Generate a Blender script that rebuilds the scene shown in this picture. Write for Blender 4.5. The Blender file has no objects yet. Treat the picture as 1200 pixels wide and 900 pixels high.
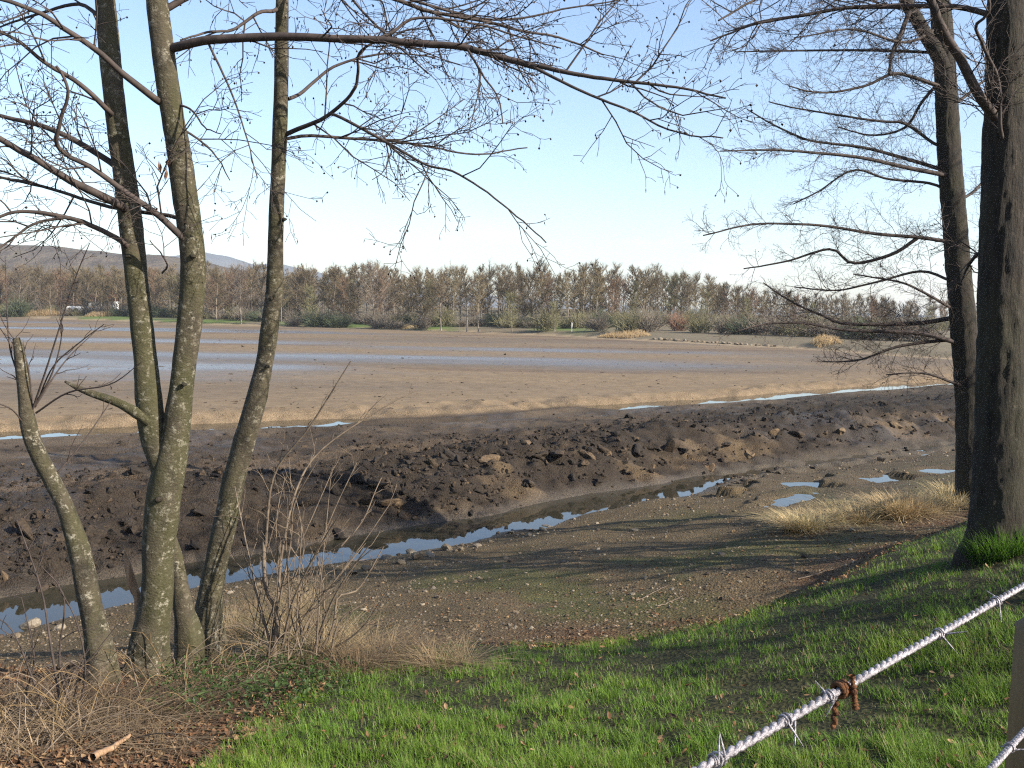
import bpy, math, random
import numpy as np
from mathutils import Matrix, Vector

# ------------------------------------------------------------------ camera, sky, sun, exposure
SC = bpy.context.scene
F = 1180.0                       # focal length in pixels of the 1200x900 photograph
PITCH, ROLL, EYE = math.radians(4.265), math.radians(1.0), Vector((0, 0, 5.5))
ROT = Matrix.Rotation(math.radians(90) - PITCH, 3, 'X') @ Matrix.Rotation(ROLL, 3, 'Z')
cam = bpy.data.cameras.new('camera')
cam.sensor_width = 36
cam.lens = 36 * F / 1200
cam.clip_start, cam.clip_end = 0.02, 30000
cam_ob = bpy.data.objects.new('camera', cam)
cam_ob.matrix_world = Matrix.Translation(EYE) @ ROT.to_4x4()
SC.collection.objects.link(cam_ob)
SC.camera = cam_ob

SUN_AZ, SUN_EL = math.radians(116), math.radians(31)     # clockwise from +Y
TO_SUN = Vector((math.sin(SUN_AZ) * math.cos(SUN_EL), math.cos(SUN_AZ) * math.cos(SUN_EL), math.sin(SUN_EL)))
world = bpy.data.worlds.new('World')
SC.world = world
world.use_nodes = True
wn, wl = world.node_tree.nodes, world.node_tree.links
bg = wn['Background']
sky = wn.new('ShaderNodeTexSky')
sky.sky_type = 'NISHITA'
sky.sun_disc = False
sky.sun_elevation, sky.sun_rotation = SUN_EL, SUN_AZ
sky.altitude, sky.air_density, sky.dust_density, sky.ozone_density = 100, 1.0, 0.9, 2.0
# thin low cumulus: a few pale puffs in a band just above the horizon
tc = wn.new('ShaderNodeTexCoord')
mp = wn.new('ShaderNodeMapping'); mp.inputs['Scale'].default_value = (1, 1, 3.2)
cn = wn.new('ShaderNodeTexNoise'); cn.inputs['Scale'].default_value = 7.5; cn.inputs['Detail'].default_value = 6; cn.inputs['Roughness'].default_value = 0.55
cr = wn.new('ShaderNodeMapRange'); cr.inputs['From Min'].default_value = 0.5; cr.inputs['From Max'].default_value = 0.72
sx = wn.new('ShaderNodeSeparateXYZ')
b1 = wn.new('ShaderNodeMapRange'); b1.interpolation_type = 'SMOOTHSTEP'
b1.inputs['From Min'].default_value = 0.10; b1.inputs['From Max'].default_value = 0.05
mu = wn.new('ShaderNodeMath'); mu.operation = 'MULTIPLY'
mu2 = wn.new('ShaderNodeMath'); mu2.operation = 'MULTIPLY'; mu2.inputs[1].default_value = 0.3
mx = wn.new('ShaderNodeMix'); mx.data_type = 'RGBA'
mx.inputs[7].default_value = (6.5, 6.6, 7.0, 1)
wl.new(tc.outputs['Generated'], mp.inputs['Vector']); wl.new(mp.outputs[0], cn.inputs['Vector'])
wl.new(cn.outputs['Fac'], cr.inputs['Value']); wl.new(tc.outputs['Generated'], sx.inputs[0])
wl.new(sx.outputs['Z'], b1.inputs['Value'])
wl.new(cr.outputs[0], mu.inputs[0]); wl.new(b1.outputs[0], mu.inputs[1]); wl.new(mu.outputs[0], mu2.inputs[0])
wl.new(mu2.outputs[0], mx.inputs[0]); wl.new(sky.outputs[0], mx.inputs[6]); tn = wn.new('ShaderNodeVectorMath'); tn.operation = 'MULTIPLY'; tn.inputs[1].default_value = (1.02, 0.995, 1.01)
wl.new(mx.outputs[2], tn.inputs[0]); wl.new(tn.outputs[0], bg.inputs['Color'])
bg.inputs['Strength'].default_value = 0.114

sun = bpy.data.lights.new('sun', 'SUN')
sun.energy, sun.angle, sun.color = 5.0, math.radians(0.5), (1.0, 0.93, 0.82)
sun_ob = bpy.data.objects.new('sun', sun)
sun_ob.rotation_euler = TO_SUN.to_track_quat('Z', 'Y').to_euler()
sun_ob.location = (20, -20, 30)
SC.collection.objects.link(sun_ob)

SC.view_settings.view_transform = 'Standard'
SC.view_settings.look = 'None'
SC.view_settings.exposure = 1.13
SC.view_settings.gamma = 1
SC.view_settings.use_curve_mapping = False
SC.cycles.filter_width = 1.2
SC.cycles.use_denoising = False
SC.cycles.volume_bounces = 0
SC.cycles.sample_clamp_indirect = 2.0
SC.cycles.max_bounces = 6
SC.cycles.diffuse_bounces = 2
SC.cycles.glossy_bounces = 2
SC.cycles.transparent_max_bounces = 4

rng = np.random.default_rng(11)
random.seed(5)


# ------------------------------------------------------------------ helpers
def _h(ix, iy, iz, seed):
    n = (ix.astype(np.uint32) * np.uint32(374761393) + iy.astype(np.uint32) * np.uint32(668265263)
         + iz.astype(np.uint32) * np.uint32(2147483647) + np.uint32((seed * 1274126177) & 0xffffffff))
    n = (n ^ (n >> np.uint32(13))) * np.uint32(1274126177)
    n = (n ^ (n >> np.uint32(16))) * np.uint32(2246822519)
    return ((n ^ (n >> np.uint32(15))) & np.uint32(0xffffff)).astype(np.float64) / 16777215.0


def noise(x, y, s=1.0, seed=0):
    """value noise, -1..1, at wavelength s"""
    x = np.asarray(x, float) / s + 1000.3; y = np.asarray(y, float) / s + 1000.7
    ix, iy = np.floor(x).astype(np.int64), np.floor(y).astype(np.int64)
    fx, fy = x - ix, y - iy
    fx = fx * fx * fx * (fx * (fx * 6 - 15) + 10); fy = fy * fy * fy * (fy * (fy * 6 - 15) + 10)
    z = np.zeros_like(ix)
    a = _h(ix, iy, z, seed); b = _h(ix + 1, iy, z, seed); c = _h(ix, iy + 1, z, seed); d = _h(ix + 1, iy + 1, z, seed)
    return ((a + (b - a) * fx) * (1 - fy) + (c + (d - c) * fx) * fy) * 2 - 1


def noise3(p, s=1.0, seed=0):
    q = p / s + 1000.37
    i = np.floor(q).astype(np.int64); f = q - i
    f = f * f * (3 - 2 * f)
    r = 0
    for dx in (0, 1):
        for dy in (0, 1):
            for dz in (0, 1):
                w = (f[..., 0] if dx else 1 - f[..., 0]) * (f[..., 1] if dy else 1 - f[..., 1]) * (f[..., 2] if dz else 1 - f[..., 2])
                r = r + w * _h(i[..., 0] + dx, i[..., 1] + dy, i[..., 2] + dz, seed)
    return r * 2 - 1


def fbm(x, y, s, octs=4, seed=0, gain=0.5):
    r, a, t = 0, 1.0, 0
    for k in range(octs):
        r = r + a * noise(x, y, s / 2 ** k, seed + k * 17); t += a; a *= gain
    return r / t


def sstep(a, b, x):
    t = np.clip((x - a) / (b - a), 0, 1)
    return t * t * (3 - 2 * t)


def mesh(name, V, quads=None, tris=None, smooth=True, col=None, extra=None):
    me = bpy.data.meshes.new(name)
    V = np.asarray(V, np.float32).reshape(-1, 3)
    q = np.zeros((0, 4), np.int32) if quads is None else np.asarray(quads, np.int32).reshape(-1, 4)
    t = np.zeros((0, 3), np.int32) if tris is None else np.asarray(tris, np.int32).reshape(-1, 3)
    me.vertices.add(len(V)); me.vertices.foreach_set('co', V.ravel())
    loops = np.concatenate([q.ravel(), t.ravel()])
    me.loops.add(len(loops)); me.loops.foreach_set('vertex_index', loops)
    me.polygons.add(len(q) + len(t))
    st = np.concatenate([np.arange(len(q)) * 4, len(q) * 4 + np.arange(len(t)) * 3]).astype(np.int32)
    me.polygons.foreach_set('loop_start', st)
    try:
        me.polygons.foreach_set('loop_total', np.concatenate([np.full(len(q), 4), np.full(len(t), 3)]).astype(np.int32))
    except Exception:
        pass
    me.polygons.foreach_set('use_smooth', np.full(len(q) + len(t), smooth))
    if col is not None:
        a = me.attributes.new('tint', 'FLOAT_COLOR', 'POINT')
        c = np.ones((len(V), 4), np.float32); c[:, :3] = col
        a.data.foreach_set('color', c.ravel())
    for k, v in (extra or {}).items():
        a = me.attributes.new(k, 'FLOAT', 'POINT'); a.data.foreach_set('value', np.asarray(v, np.float32))
    me.update(calc_edges=True); me.validate()
    return me


def obj(name, me, mat=None, parent=None, **props):
    o = bpy.data.objects.new(name, me)
    SC.collection.objects.link(o)
    if mat is not None and me is not None and not me.materials:
        me.materials.append(mat)
    if parent is not None:
        o.parent = parent
        o.matrix_parent_inverse = Matrix.Translation(-Vector(parent.location))
    for k, v in props.items():
        o[k] = v
    return o


def thing(name, label, cat, loc, group=None, kind=None):
    o = bpy.data.objects.new(name, None)
    SC.collection.objects.link(o)
    o.empty_display_size = 0.1
    o.location = loc; o['label'] = label; o['category'] = cat
    if group: o['group'] = group
    if kind: o['kind'] = kind
    return o


class Tubes:
    """collects tapered tubes and builds them in one go"""
    def __init__(self): self.d = {}

    def add(self, pts, rad, sides=3):
        self.d.setdefault((len(pts), sides), []).append((np.asarray(pts, float), np.asarray(rad, float)))

    def arrays(self):
        V, Q, off = [], [], 0
        for (n, s), L in self.d.items():
            P = np.stack([a for a, _ in L]); R = np.stack([b for _, b in L])
            T = np.gradient(P, axis=1); T /= np.linalg.norm(T, axis=2, keepdims=True) + 1e-9
            mean = T.mean(1, keepdims=True)
            ref = np.where(np.abs(mean[..., 2:3]) > 0.75, np.array([1.0, 0, 0]), np.array([0, 0, 1.0]))
            u = np.cross(T, ref); u /= np.linalg.norm(u, axis=2, keepdims=True) + 1e-9
            v = np.cross(T, u)
            a = np.arange(s) / s * 2 * np.pi
            W = P[:, :, None] + R[:, :, None, None] * (u[:, :, None] * np.cos(a)[:, None] + v[:, :, None] * np.sin(a)[:, None])
            m = len(L)
            idx = np.arange(m * n * s).reshape(m, n, s) + off
            nx = np.roll(idx, -1, 2)
            Q.append(np.stack([idx[:, :-1], nx[:, :-1], nx[:, 1:], idx[:, 1:]], -1).reshape(-1, 4))
            V.append(W.reshape(-1, 3)); off += m * n * s
        return np.concatenate(V), np.concatenate(Q)

    def mesh(self, name, **k):
        V, Q = self.arrays()
        return mesh(name, V, Q, **k)

    def n(self): return sum(len(v) for v in self.d.values())


def spline(pts, n):
    """Catmull-Rom resample of an (k,d) array to n points, uniform in chord length"""
    p = np.asarray(pts, float)
    d = np.r_[0, np.cumsum(np.linalg.norm(np.diff(p[:, :3], axis=0), axis=1))]
    t = np.linspace(0, d[-1], n)
    i = np.clip(np.searchsorted(d, t, 'right') - 1, 0, len(p) - 2)
    u = ((t - d[i]) / (d[i + 1] - d[i] + 1e-9))[:, None]
    q = np.vstack([2 * p[0] - p[1], p, 2 * p[-1] - p[-2]])
    a, b, c, e = q[i], q[i + 1], q[i + 2], q[i + 3]
    return 0.5 * (2 * b + (c - a) * u + (2 * a - 5 * b + 4 * c - e) * u ** 2 + (3 * b - a - 3 * c + e) * u ** 3)


ICO_V = None
def ico(sub):
    g = (1 + 5 ** 0.5) / 2
    v = [(-1, g, 0), (1, g, 0), (-1, -g, 0), (1, -g, 0), (0, -1, g), (0, 1, g), (0, -1, -g), (0, 1, -g), (g, 0, -1), (g, 0, 1), (-g, 0, -1), (-g, 0, 1)]
    f = [(0, 11, 5), (0, 5, 1), (0, 1, 7), (0, 7, 10), (0, 10, 11), (1, 5, 9), (5, 11, 4), (11, 10, 2), (10, 7, 6), (7, 1, 8), (3, 9, 4), (3, 4, 2), (3, 2, 6), (3, 6, 8), (3, 8, 9), (4, 9, 5), (2, 4, 11), (6, 2, 10), (8, 6, 7), (9, 8, 1)]
    v = [np.array(a, float) / np.linalg.norm(a) for a in v]
    for _ in range(sub):
        mid, nf = {}, []
        def m(a, b):
            k = (min(a, b), max(a, b))
            if k not in mid:
                c = v[a] + v[b]; v.append(c / np.linalg.norm(c)); mid[k] = len(v) - 1
            return mid[k]
        for a, b, c in f:
            x, y, z = m(a, b), m(b, c), m(c, a)
            nf += [(a, x, z), (b, y, x), (c, z, y), (x, y, z)]
        f = nf
    return np.array(v), np.array(f)


def lump(sub, seed, rough=0.35, flat=0.75, cuts=5):
    """an irregular stone or clod: sphere with planes cut off and noise"""
    v, f = ico(sub)
    r = np.random.default_rng(seed)
    for _ in range(cuts):
        n = r.normal(size=3); n /= np.linalg.norm(n)
        d = r.uniform(0.45, 0.8)
        e = v @ n - d
        v = v - np.maximum(e, 0)[:, None] * n
    v = v * (1 + rough * noise3(v * 1.0, 0.7, seed)[:, None])
    v[:, 2] *= flat
    return v, f


def scatter(name, protos, pos, scale, rot, colors=None, tilt=0.0, smooth=False, seed=0):
    """joins many transformed copies of small (verts, tris) shapes into one mesh"""
    r = np.random.default_rng(seed)
    V, T, C, off = [], [], [], 0
    pick = r.integers(0, len(protos), len(pos))
    for k, (pv, pf) in enumerate(protos):
        ii = np.where(pick == k)[0]
        if not len(ii): continue
        s = scale[ii]; s = s[:, None, None] if s.ndim == 1 else s[:, None, :]
        v = pv[None] * s
        if tilt:
            ax = r.normal(0, tilt, (len(ii), 2))
            cx, sx_ = np.cos(ax[:, :1]), np.sin(ax[:, :1])
            y, z = v[..., 1] * cx - v[..., 2] * sx_, v[..., 1] * sx_ + v[..., 2] * cx
            v = np.stack([v[..., 0], y, z], -1)
            cx, sx_ = np.cos(ax[:, 1:]), np.sin(ax[:, 1:])
            x, z = v[..., 0] * cx + v[..., 2] * sx_, -v[..., 0] * sx_ + v[..., 2] * cx
            v = np.stack([x, v[..., 1], z], -1)
        c, sn = np.cos(rot[ii])[:, None], np.sin(rot[ii])[:, None]
        v = np.stack([v[..., 0] * c - v[..., 1] * sn, v[..., 0] * sn + v[..., 1] * c, v[..., 2]], -1) + pos[ii][:, None]
        T.append((pf[None] + (np.arange(len(ii)) * len(pv))[:, None, None] + off).reshape(-1, 3))
        V.append(v.reshape(-1, 3)); off += v.shape[0] * v.shape[1]
        if colors is not None: C.append(np.repeat(colors[ii], len(pv), 0))
    return mesh(name, np.concatenate(V), tris=np.concatenate(T), smooth=smooth, col=np.concatenate(C) if C else None)


# pixel of the photograph -> view ray; at() gives the world point at a chosen distance ahead (world y)
def ray(px, py):
    return ROT @ Vector(((px - 600) / F, (450 - py) / F, -1))

def at(px, py, y):
    d = ray(px, py)
    p = EYE + d * (y / d.y)
    return np.array(p)


# ------------------------------------------------------------------ terrain shape
_DX = [-60, -9.7, -5.35, 0, 3.25, 9.8, 19.7, 60]
_DY = [-28, 19.2, 23.6, 28.7, 32, 38.5, 46.6, 80]
_CX = [-90, -20, -12.2, -1.7, 5.7, 17, 28, 60, 110]
_CY = [-12, 40, 45, 51, 56, 66.5, 76, 104, 140]
_SX = [-900, -152, -100, -54.6, -7.3, 10, 23.7, 36, 43, 52, 70, 120, 900]
_SY = [420, 303, 268, 240, 214, 195, 174, 157, 146, 123, 100, 72, -150]
_EX = [-60, -8, -4.5, -3, -1.8, -0.6, 0.5, 2, 3.2, 4.2, 5.5, 8, 14, 40]
_EY = [2, 5.4, 7.4, 8.6, 9.0, 9.4, 9.8, 10.1, 10.5, 11.7, 14.4, 16.8, 22, 45]
PUDDLES = [(at(952, 563, 32.5), 1.35, 0.8, 0.7), (at(1040, 563, 32.0), 1.1, 0.65, 0.6), (at(926, 591, 27.5), 1.2, 0.4, 0.9),
           (at(1096, 556, 33.0), 0.7, 0.4, 0.4), (at(640, 470 + 86, 33.5), 0.0, 0.0, 0.0)][:4]


def fields(x, y):
    dd = (y - np.interp(x, _DX, _DY)) * 0.73 + 0.45 * noise(x, y, 5.0, 3) + 0.22 * noise(x, y, 1.7, 4)
    dc = (y - np.interp(x, _CX, _CY)) * 0.8 + 0.9 * noise(x, y, 9.0, 5) + 0.4 * noise(x, y, 3.0, 6)
    ds = (y - np.interp(x, _SX, _SY)) * 0.75 + 1.5 * noise(x, y, 20, 7)
    e = y - np.interp(x, _EX, _EY) + 0.35 * noise(x, y, 1.5, 8) + 0.12 * noise(x, y, 0.5, 9)
    return dd, dc, ds, e


def terrain(x, y, puddles=True):
    x = np.asarray(x, float); y = np.asarray(y, float)
    dd, dc, ds, e = fields(x, y)
    P = np.interp(dd, [-80, -30, -12, -5, -1.3, -0.95, 0, 0.85, 1.2, 2.2, 3.6, 5.0, 6.2, 8.5, 14],
                  [4.5, 3.2, 1.3, 0.12, -0.56, -0.66, -0.95, -0.75, -0.45, -0.1, 0.25, 0.5, 0.42, 0.25, 0.2])
    spoil = sstep(0.6, 1.8, dd) * (1 - sstep(8, 12, dd))
    rough = sstep(0.9, 3, dd) * (1 - sstep(-3.6, -1.2, dc))
    P = P + spoil * (0.13 * noise(x, y, 2.6, 21) + 0.13 * noise(x, y, 0.9, 22) + 0.16 * (0.5 - np.abs(noise(x, y, 0.7, 23))) + 0.07 * noise(x, y, 0.33, 24) + 0.04 * noise(x, y, 0.17, 20))
    path = sstep(0.15, 0.6, fbm(x * 0.55 + y * 0.1, y * 1.25 - x * 0.8, 5.0, 2, 31))
    P = P + rough * (1 - 0.8 * path) * (0.09 * noise(x, y, 1.6, 25) + 0.11 * (0.5 - np.abs(noise(x, y, 0.8, 26))) + 0.05 * noise(x, y, 0.3, 27))
    near = 1 - sstep(-1.5, 0.2, dd)
    P = P + near * (0.05 * noise(x, y, 2.2, 28) + 0.02 * noise(x, y, 0.5, 29) + 0.008 * noise(x, y, 0.15, 30))
    P = P + 0.31 * sstep(4.5, 10, x) * (1 - sstep(0.6, 1.6, np.abs(dd)))
    P = P + 0.2 * sstep(-4, 2, x) * (1 - sstep(14, 22, x)) * sstep(1.8, 3.4, dd) * (1 - sstep(4.8, 7, dd)) * (1 + 0.8 * noise(x, y, 1.1, 45))
    P = P + sstep(5, 9, x) * (1 - sstep(1.2, 2.2, np.abs(dd + 0.3))) * (0.1 * noise(x, y, 0.9, 46) + 0.07 * noise(x, y, 0.35, 47) - 0.02)
    C = np.interp(dc, [-6, -2.2, -1.2, 0, 0.9, 1.1, 1.7, 3.0, 8], [0, -0.05, -0.18, -0.5, -0.35, -0.1, 0.14, 0.24, 0.16])
    C = C + 0.34 * sstep(-9, -6, x) * (1 - sstep(3, 7, x)) * (1 - sstep(0.7, 1.8, np.abs(dc)))
    scarp = sstep(0.3, 1.0, dc) * (1 - sstep(2.2, 4.5, dc))
    C = C + scarp * (0.14 * noise(x, y, 1.3, 33) + 0.08 * noise(x, y, 0.5, 34))
    flat = sstep(2, 8, dc)
    C = C + flat * (0.03 * noise(x, y, 14, 35) + 0.02 * noise(x, y * 1.5, 2.5, 36) + 0.012 * noise(x, y, 0.8, 37))
    S = np.interp(ds, [-6, 0, 5, 9, 20, 4000], [0, 0.1, 0.8, 1.0, 1.4, 4]) + 4.0 * sstep(20, 80, ds) * (1 - sstep(15, 60, x))
    z = P + C + S
    if puddles:
        for c, a, b, r in PUDDLES:
            u = (x - c[0]) * math.cos(r) + (y - c[1]) * math.sin(r); v = -(x - c[0]) * math.sin(r) + (y - c[1]) * math.cos(r)
            k = np.sqrt((u / a) ** 2 + (v / b) ** 2) + 0.55 * noise(x, y, 0.8, 41) + 0.3 * noise(x, y, 0.3, 42)
            w = 1 - sstep(0.7, 1.6, k)
            z = z * (1 - w) + (c[2] - 0.06) * w
            z = np.where(k < 3.0, np.maximum(z, c[2] - 0.06 + 0.075 * sstep(0.7, 1.25, k) * (1 - sstep(2.3, 3.0, k)) - 1.0 * sstep(2.3, 3.0, k)), z)
    # bank the photographer stands on
    yc = np.clip(np.minimum(y, y - np.maximum(e, 0)), -4, 30)
    zb = 3.9 - 0.12 * yc - 0.006 * yc * np.abs(yc)
    xp = np.maximum(x, 0)
    zb = zb + 2.2 * (1 - np.exp(-0.062 * xp * xp / 2.2)) * sstep(2, 8, y) + 0.5 * sstep(6, 14, x)
    zb = zb + 0.05 * noise(x, y, 1.4, 51) + 0.025 * noise(x, y, 0.45, 52) + 0.16 * noise(x + 3, y, 3.3, 53) * sstep(1.5, 3.5, x) - 0.62 * np.maximum(e, 0)
    # small mound the left tree stands on
    k = 0.22
    m = np.maximum(z, zb); d = np.minimum(z, zb) - m
    return m + k * np.log1p(np.exp(d / k)) - k * math.log(2) * np.exp(-np.abs(d) / k) * 0


def ground(px, py, lo=2.0, hi=400.0):
    """where the view ray through a pixel first meets the terrain"""
    d = ray(px, py)
    t = np.geomspace(lo, hi, 6000)
    X, Y, Z = d.x / d.y * t, t, EYE.z + d.z / d.y * t
    hit = np.where(Z <= terrain(X, Y))[0]
    i = hit[0] if len(hit) else len(t) - 1
    return np.array([X[i], Y[i], float(terrain(X[i:i + 1], Y[i:i + 1])[0])])


def tz(x, y):
    return float(terrain(np.array([x]), np.array([y]))[0])


# puddle levels follow the ground they lie in
PUDDLES = [(np.array([c[0], c[1], float(terrain(np.array([c[0]]), np.array([c[1]]), False)[0])]), a, b, r) for c, a, b, r in PUDDLES]


# ------------------------------------------------------------------ materials
def new_mat(name):
    m = bpy.data.materials.new(name); m.use_nodes = True
    nt = m.node_tree
    return m, nt.nodes, nt.links, nt.nodes['Principled BSDF']


def ramp(n, stops):
    r = n.new('ShaderNodeValToRGB'); e = r.color_ramp.elements
    while len(e) < len(stops): e.new(0.5)
    for k, (p, c) in enumerate(stops):
        e[k].position = p; e[k].color = (*c, 1) if len(c) == 3 else c
    return r


def tex(n, l, scale, detail=5, rough=0.6, vec=None, stretch=None):
    t = n.new('ShaderNodeTexNoise'); t.inputs['Scale'].default_value = scale
    t.inputs['Detail'].default_value = detail; t.inputs['Roughness'].default_value = rough
    c = vec
    if c is None:
        c = n.new('ShaderNodeNewGeometry').outputs['Position']
    if stretch:
        m = n.new('ShaderNodeMapping'); m.inputs['Scale'].default_value = stretch
        l.new(c, m.inputs['Vector']); c = m.outputs[0]
    l.new(c, t.inputs['Vector'])
    return t


def bump(n, l, h, strength, dist, bsdf):
    b = n.new('ShaderNodeBump'); b.inputs['Strength'].default_value = strength; b.inputs['Distance'].default_value = dist
    l.new(h, b.inputs['Height']); l.new(b.outputs[0], bsdf.inputs['Normal'])
    return b


def mat_tint(name, rough=0.8, var=0.35, scale=30, bumpd=0.0, bscale=60, spec=0.3, transl=0.0):
    """colour comes from the per-piece attribute, broken up by noise"""
    m, n, l, b = new_mat(name)
    a = n.new('ShaderNodeAttribute'); a.attribute_name = 'tint'
    t = tex(n, l, scale, 4)
    r = n.new('ShaderNodeMapRange'); r.inputs['From Min'].default_value = 0.3; r.inputs['From Max'].default_value = 0.7
    r.inputs['To Min'].default_value = 1 - var; r.inputs['To Max'].default_value = 1 + var
    l.new(t.outputs['Fac'], r.inputs['Value'])
    v = n.new('ShaderNodeVectorMath'); v.operation = 'SCALE'
    l.new(a.outputs['Color'], v.inputs[0]); l.new(r.outputs[0], v.inputs['Scale'])
    l.new(v.outputs[0], b.inputs['Base Color'])
    b.inputs['Roughness'].default_value = rough
    b.inputs['Specular IOR Level'].default_value = spec
    if bumpd:
        t2 = tex(n, l, bscale, 5); bump(n, l, t2.outputs['Fac'], 0.8, bumpd, b)
    if transl:
        tr = n.new('ShaderNodeBsdfTranslucent'); l.new(v.outputs[0], tr.inputs['Color'])
        ms = n.new('ShaderNodeMixShader'); ms.inputs[0].default_value = transl
        out = n['Material Output']
        l.new(b.outputs[0], ms.inputs[1]); l.new(tr.outputs[0], ms.inputs[2]); l.new(ms.outputs[0], out.inputs['Surface'])
    return m


def mat_noise(name, stops, scale=4, detail=6, rough=0.85, bumpd=0.0, bscale=30, stretch=None, spec=0.3, objc=False):
    m, n, l, b = new_mat(name)
    vec = None
    if objc:
        vec = n.new('ShaderNodeTexCoord').outputs['Object']
    t = tex(n, l, scale, detail, vec=vec, stretch=stretch)
    r = ramp(n, stops)
    l.new(t.outputs['Fac'], r.inputs[0]); l.new(r.outputs[0], b.inputs['Base Color'])
    b.inputs['Roughness'].default_value = rough; b.inputs['Specular IOR Level'].default_value = spec
    if bumpd:
        t2 = tex(n, l, bscale, 6, vec=vec, stretch=stretch); bump(n, l, t2.outputs['Fac'], 0.9, bumpd, b)
    return m


def mat_ground():
    m, n, l, b = new_mat('ground_soil')
    a = n.new('ShaderNodeAttribute'); a.attribute_name = 'tint'
    wet = n.new('ShaderNodeAttribute'); wet.attribute_name = 'wet'
    fine = n.new('ShaderNodeAttribute'); fine.attribute_name = 'fine'
    pos = n.new('ShaderNodeNewGeometry').outputs['Position']
    t1 = tex(n, l, 18, 6, 0.7, pos); t2 = tex(n, l, 1.3, 5, 0.6, pos)
    v1 = n.new('ShaderNodeTexVoronoi'); v1.inputs['Scale'].default_value = 28; l.new(pos, v1.inputs['Vector'])
    r1 = n.new('ShaderNodeMapRange'); r1.inputs['From Min'].default_value = 0.32; r1.inputs['From Max'].default_value = 0.68
    r1.inputs['To Min'].default_value = 0.45; r1.inputs['To Max'].default_value = 1.6
    l.new(t1.outputs['Fac'], r1.inputs['Value'])
    one = n.new('ShaderNodeMix'); one.data_type = 'FLOAT'; one.inputs[2].default_value = 1.0
    l.new(fine.outputs['Fac'], one.inputs[0]); l.new(r1.outputs[0], one.inputs[3])
    r2 = n.new('ShaderNodeMapRange'); r2.inputs['From Min'].default_value = 0.3; r2.inputs['From Max'].default_value = 0.7
    r2.inputs['To Min'].default_value = 0.8; r2.inputs['To Max'].default_value = 1.2
    l.new(t2.outputs['Fac'], r2.inputs['Value'])
    mm = n.new('ShaderNodeMath'); mm.operation = 'MULTIPLY'
    l.new(one.outputs[0], mm.inputs[0]); l.new(r2.outputs[0], mm.inputs[1])
    sc = n.new('ShaderNodeVectorMath'); sc.operation = 'SCALE'
    l.new(a.outputs['Color'], sc.inputs[0]); l.new(mm.outputs[0], sc.inputs['Scale'])
    l.new(sc.outputs[0], b.inputs['Base Color'])
    rr = n.new('ShaderNodeMapRange'); rr.inputs['To Min'].default_value = 0.95; rr.inputs['To Max'].default_value = 0.16
    l.new(wet.outputs['Fac'], rr.inputs['Value']); l.new(rr.outputs[0], b.inputs['Roughness'])
    rs = n.new('ShaderNodeMapRange'); rs.inputs['To Min'].default_value = 0.15; rs.inputs['To Max'].default_value = 0.5
    l.new(wet.outputs['Fac'], rs.inputs['Value']); l.new(rs.outputs[0], b.inputs['Specular IOR Level'])
    ad = n.new('ShaderNodeMath'); ad.operation = 'ADD'
    l.new(t1.outputs['Fac'], ad.inputs[0]); l.new(v1.outputs['Distance'], ad.inputs[1])
    bp = bump(n, l, ad.outputs[0], 0.9, 0.03, b)
    l.new(fine.outputs['Fac'], bp.inputs['Strength'])
    return m


def mat_bark(name, dark, mid, pale, moss, spot=0.5, ridged=False):
    m, n, l, b = new_mat(name)
    pos = n.new('ShaderNodeTexCoord').outputs['Object']
    t1 = tex(n, l, 9, 7, 0.65, pos, (1, 1, 0.45) if not ridged else (1.6, 1.6, 0.25))
    r1 = ramp(n, [(0.3, dark), (0.5, mid), (0.72, tuple(c * 1.25 for c in mid))])
    l.new(t1.outputs['Fac'], r1.inputs[0])
    t2 = tex(n, l, 3.0, 5, 0.6, pos, (1, 1, 0.5))
    rm = ramp(n, [(0.44, (0, 0, 0)), (0.6, (1, 1, 1))]); l.new(t2.outputs['Fac'], rm.inputs[0])
    m1 = n.new('ShaderNodeMix'); m1.data_type = 'RGBA'; m1.inputs[7].default_value = (*moss, 1)
    f1 = n.new('ShaderNodeMath'); f1.operation = 'MULTIPLY'; f1.inputs[1].default_value = 0.6
    l.new(rm.outputs[0], f1.inputs[0]); l.new(f1.outputs[0], m1.inputs[0]); l.new(r1.outputs[0], m1.inputs[6])
    t3 = tex(n, l, 22, 7, 0.78, pos, (0.9, 0.9, 1.1))
    rp = ramp(n, [(0.53, (0, 0, 0)), (0.62, (1, 1, 1))]); l.new(t3.outputs['Fac'], rp.inputs[0])
    f2 = n.new('ShaderNodeMath'); f2.operation = 'MULTIPLY'; f2.inputs[1].default_value = spot
    t5 = tex(n, l, 5.5, 5, 0.65, pos, (1, 1, 0.8))
    rq_ = ramp(n, [(0.42, (0.15, 0.15, 0.15)), (0.6, (1, 1, 1))]); l.new(t5.outputs['Fac'], rq_.inputs[0])
    f3 = n.new('ShaderNodeMath'); f3.operation = 'MULTIPLY'; l.new(rp.outputs[0], f3.inputs[0]); l.new(rq_.outputs[0], f3.inputs[1])
    l.new(f3.outputs[0], f2.inputs[0])
    m2 = n.new('ShaderNodeMix'); m2.data_type = 'RGBA'; m2.inputs[7].default_value = (*pale, 1)
    l.new(f2.outputs[0], m2.inputs[0]); l.new(m1.outputs[2], m2.inputs[6]); l.new(m2.outputs[2], b.inputs['Base Color'])
    b.inputs['Roughness'].default_value = 0.8; b.inputs['Specular IOR Level'].default_value = 0.3
    t4 = tex(n, l, 38, 6, 0.7, pos, (1, 1, 1.4) if not ridged else (1.6, 1.6, 0.35))
    bump(n, l, t4.outputs['Fac'], 0.9, 0.02 if not ridged else 0.03, b)
    return m


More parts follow.
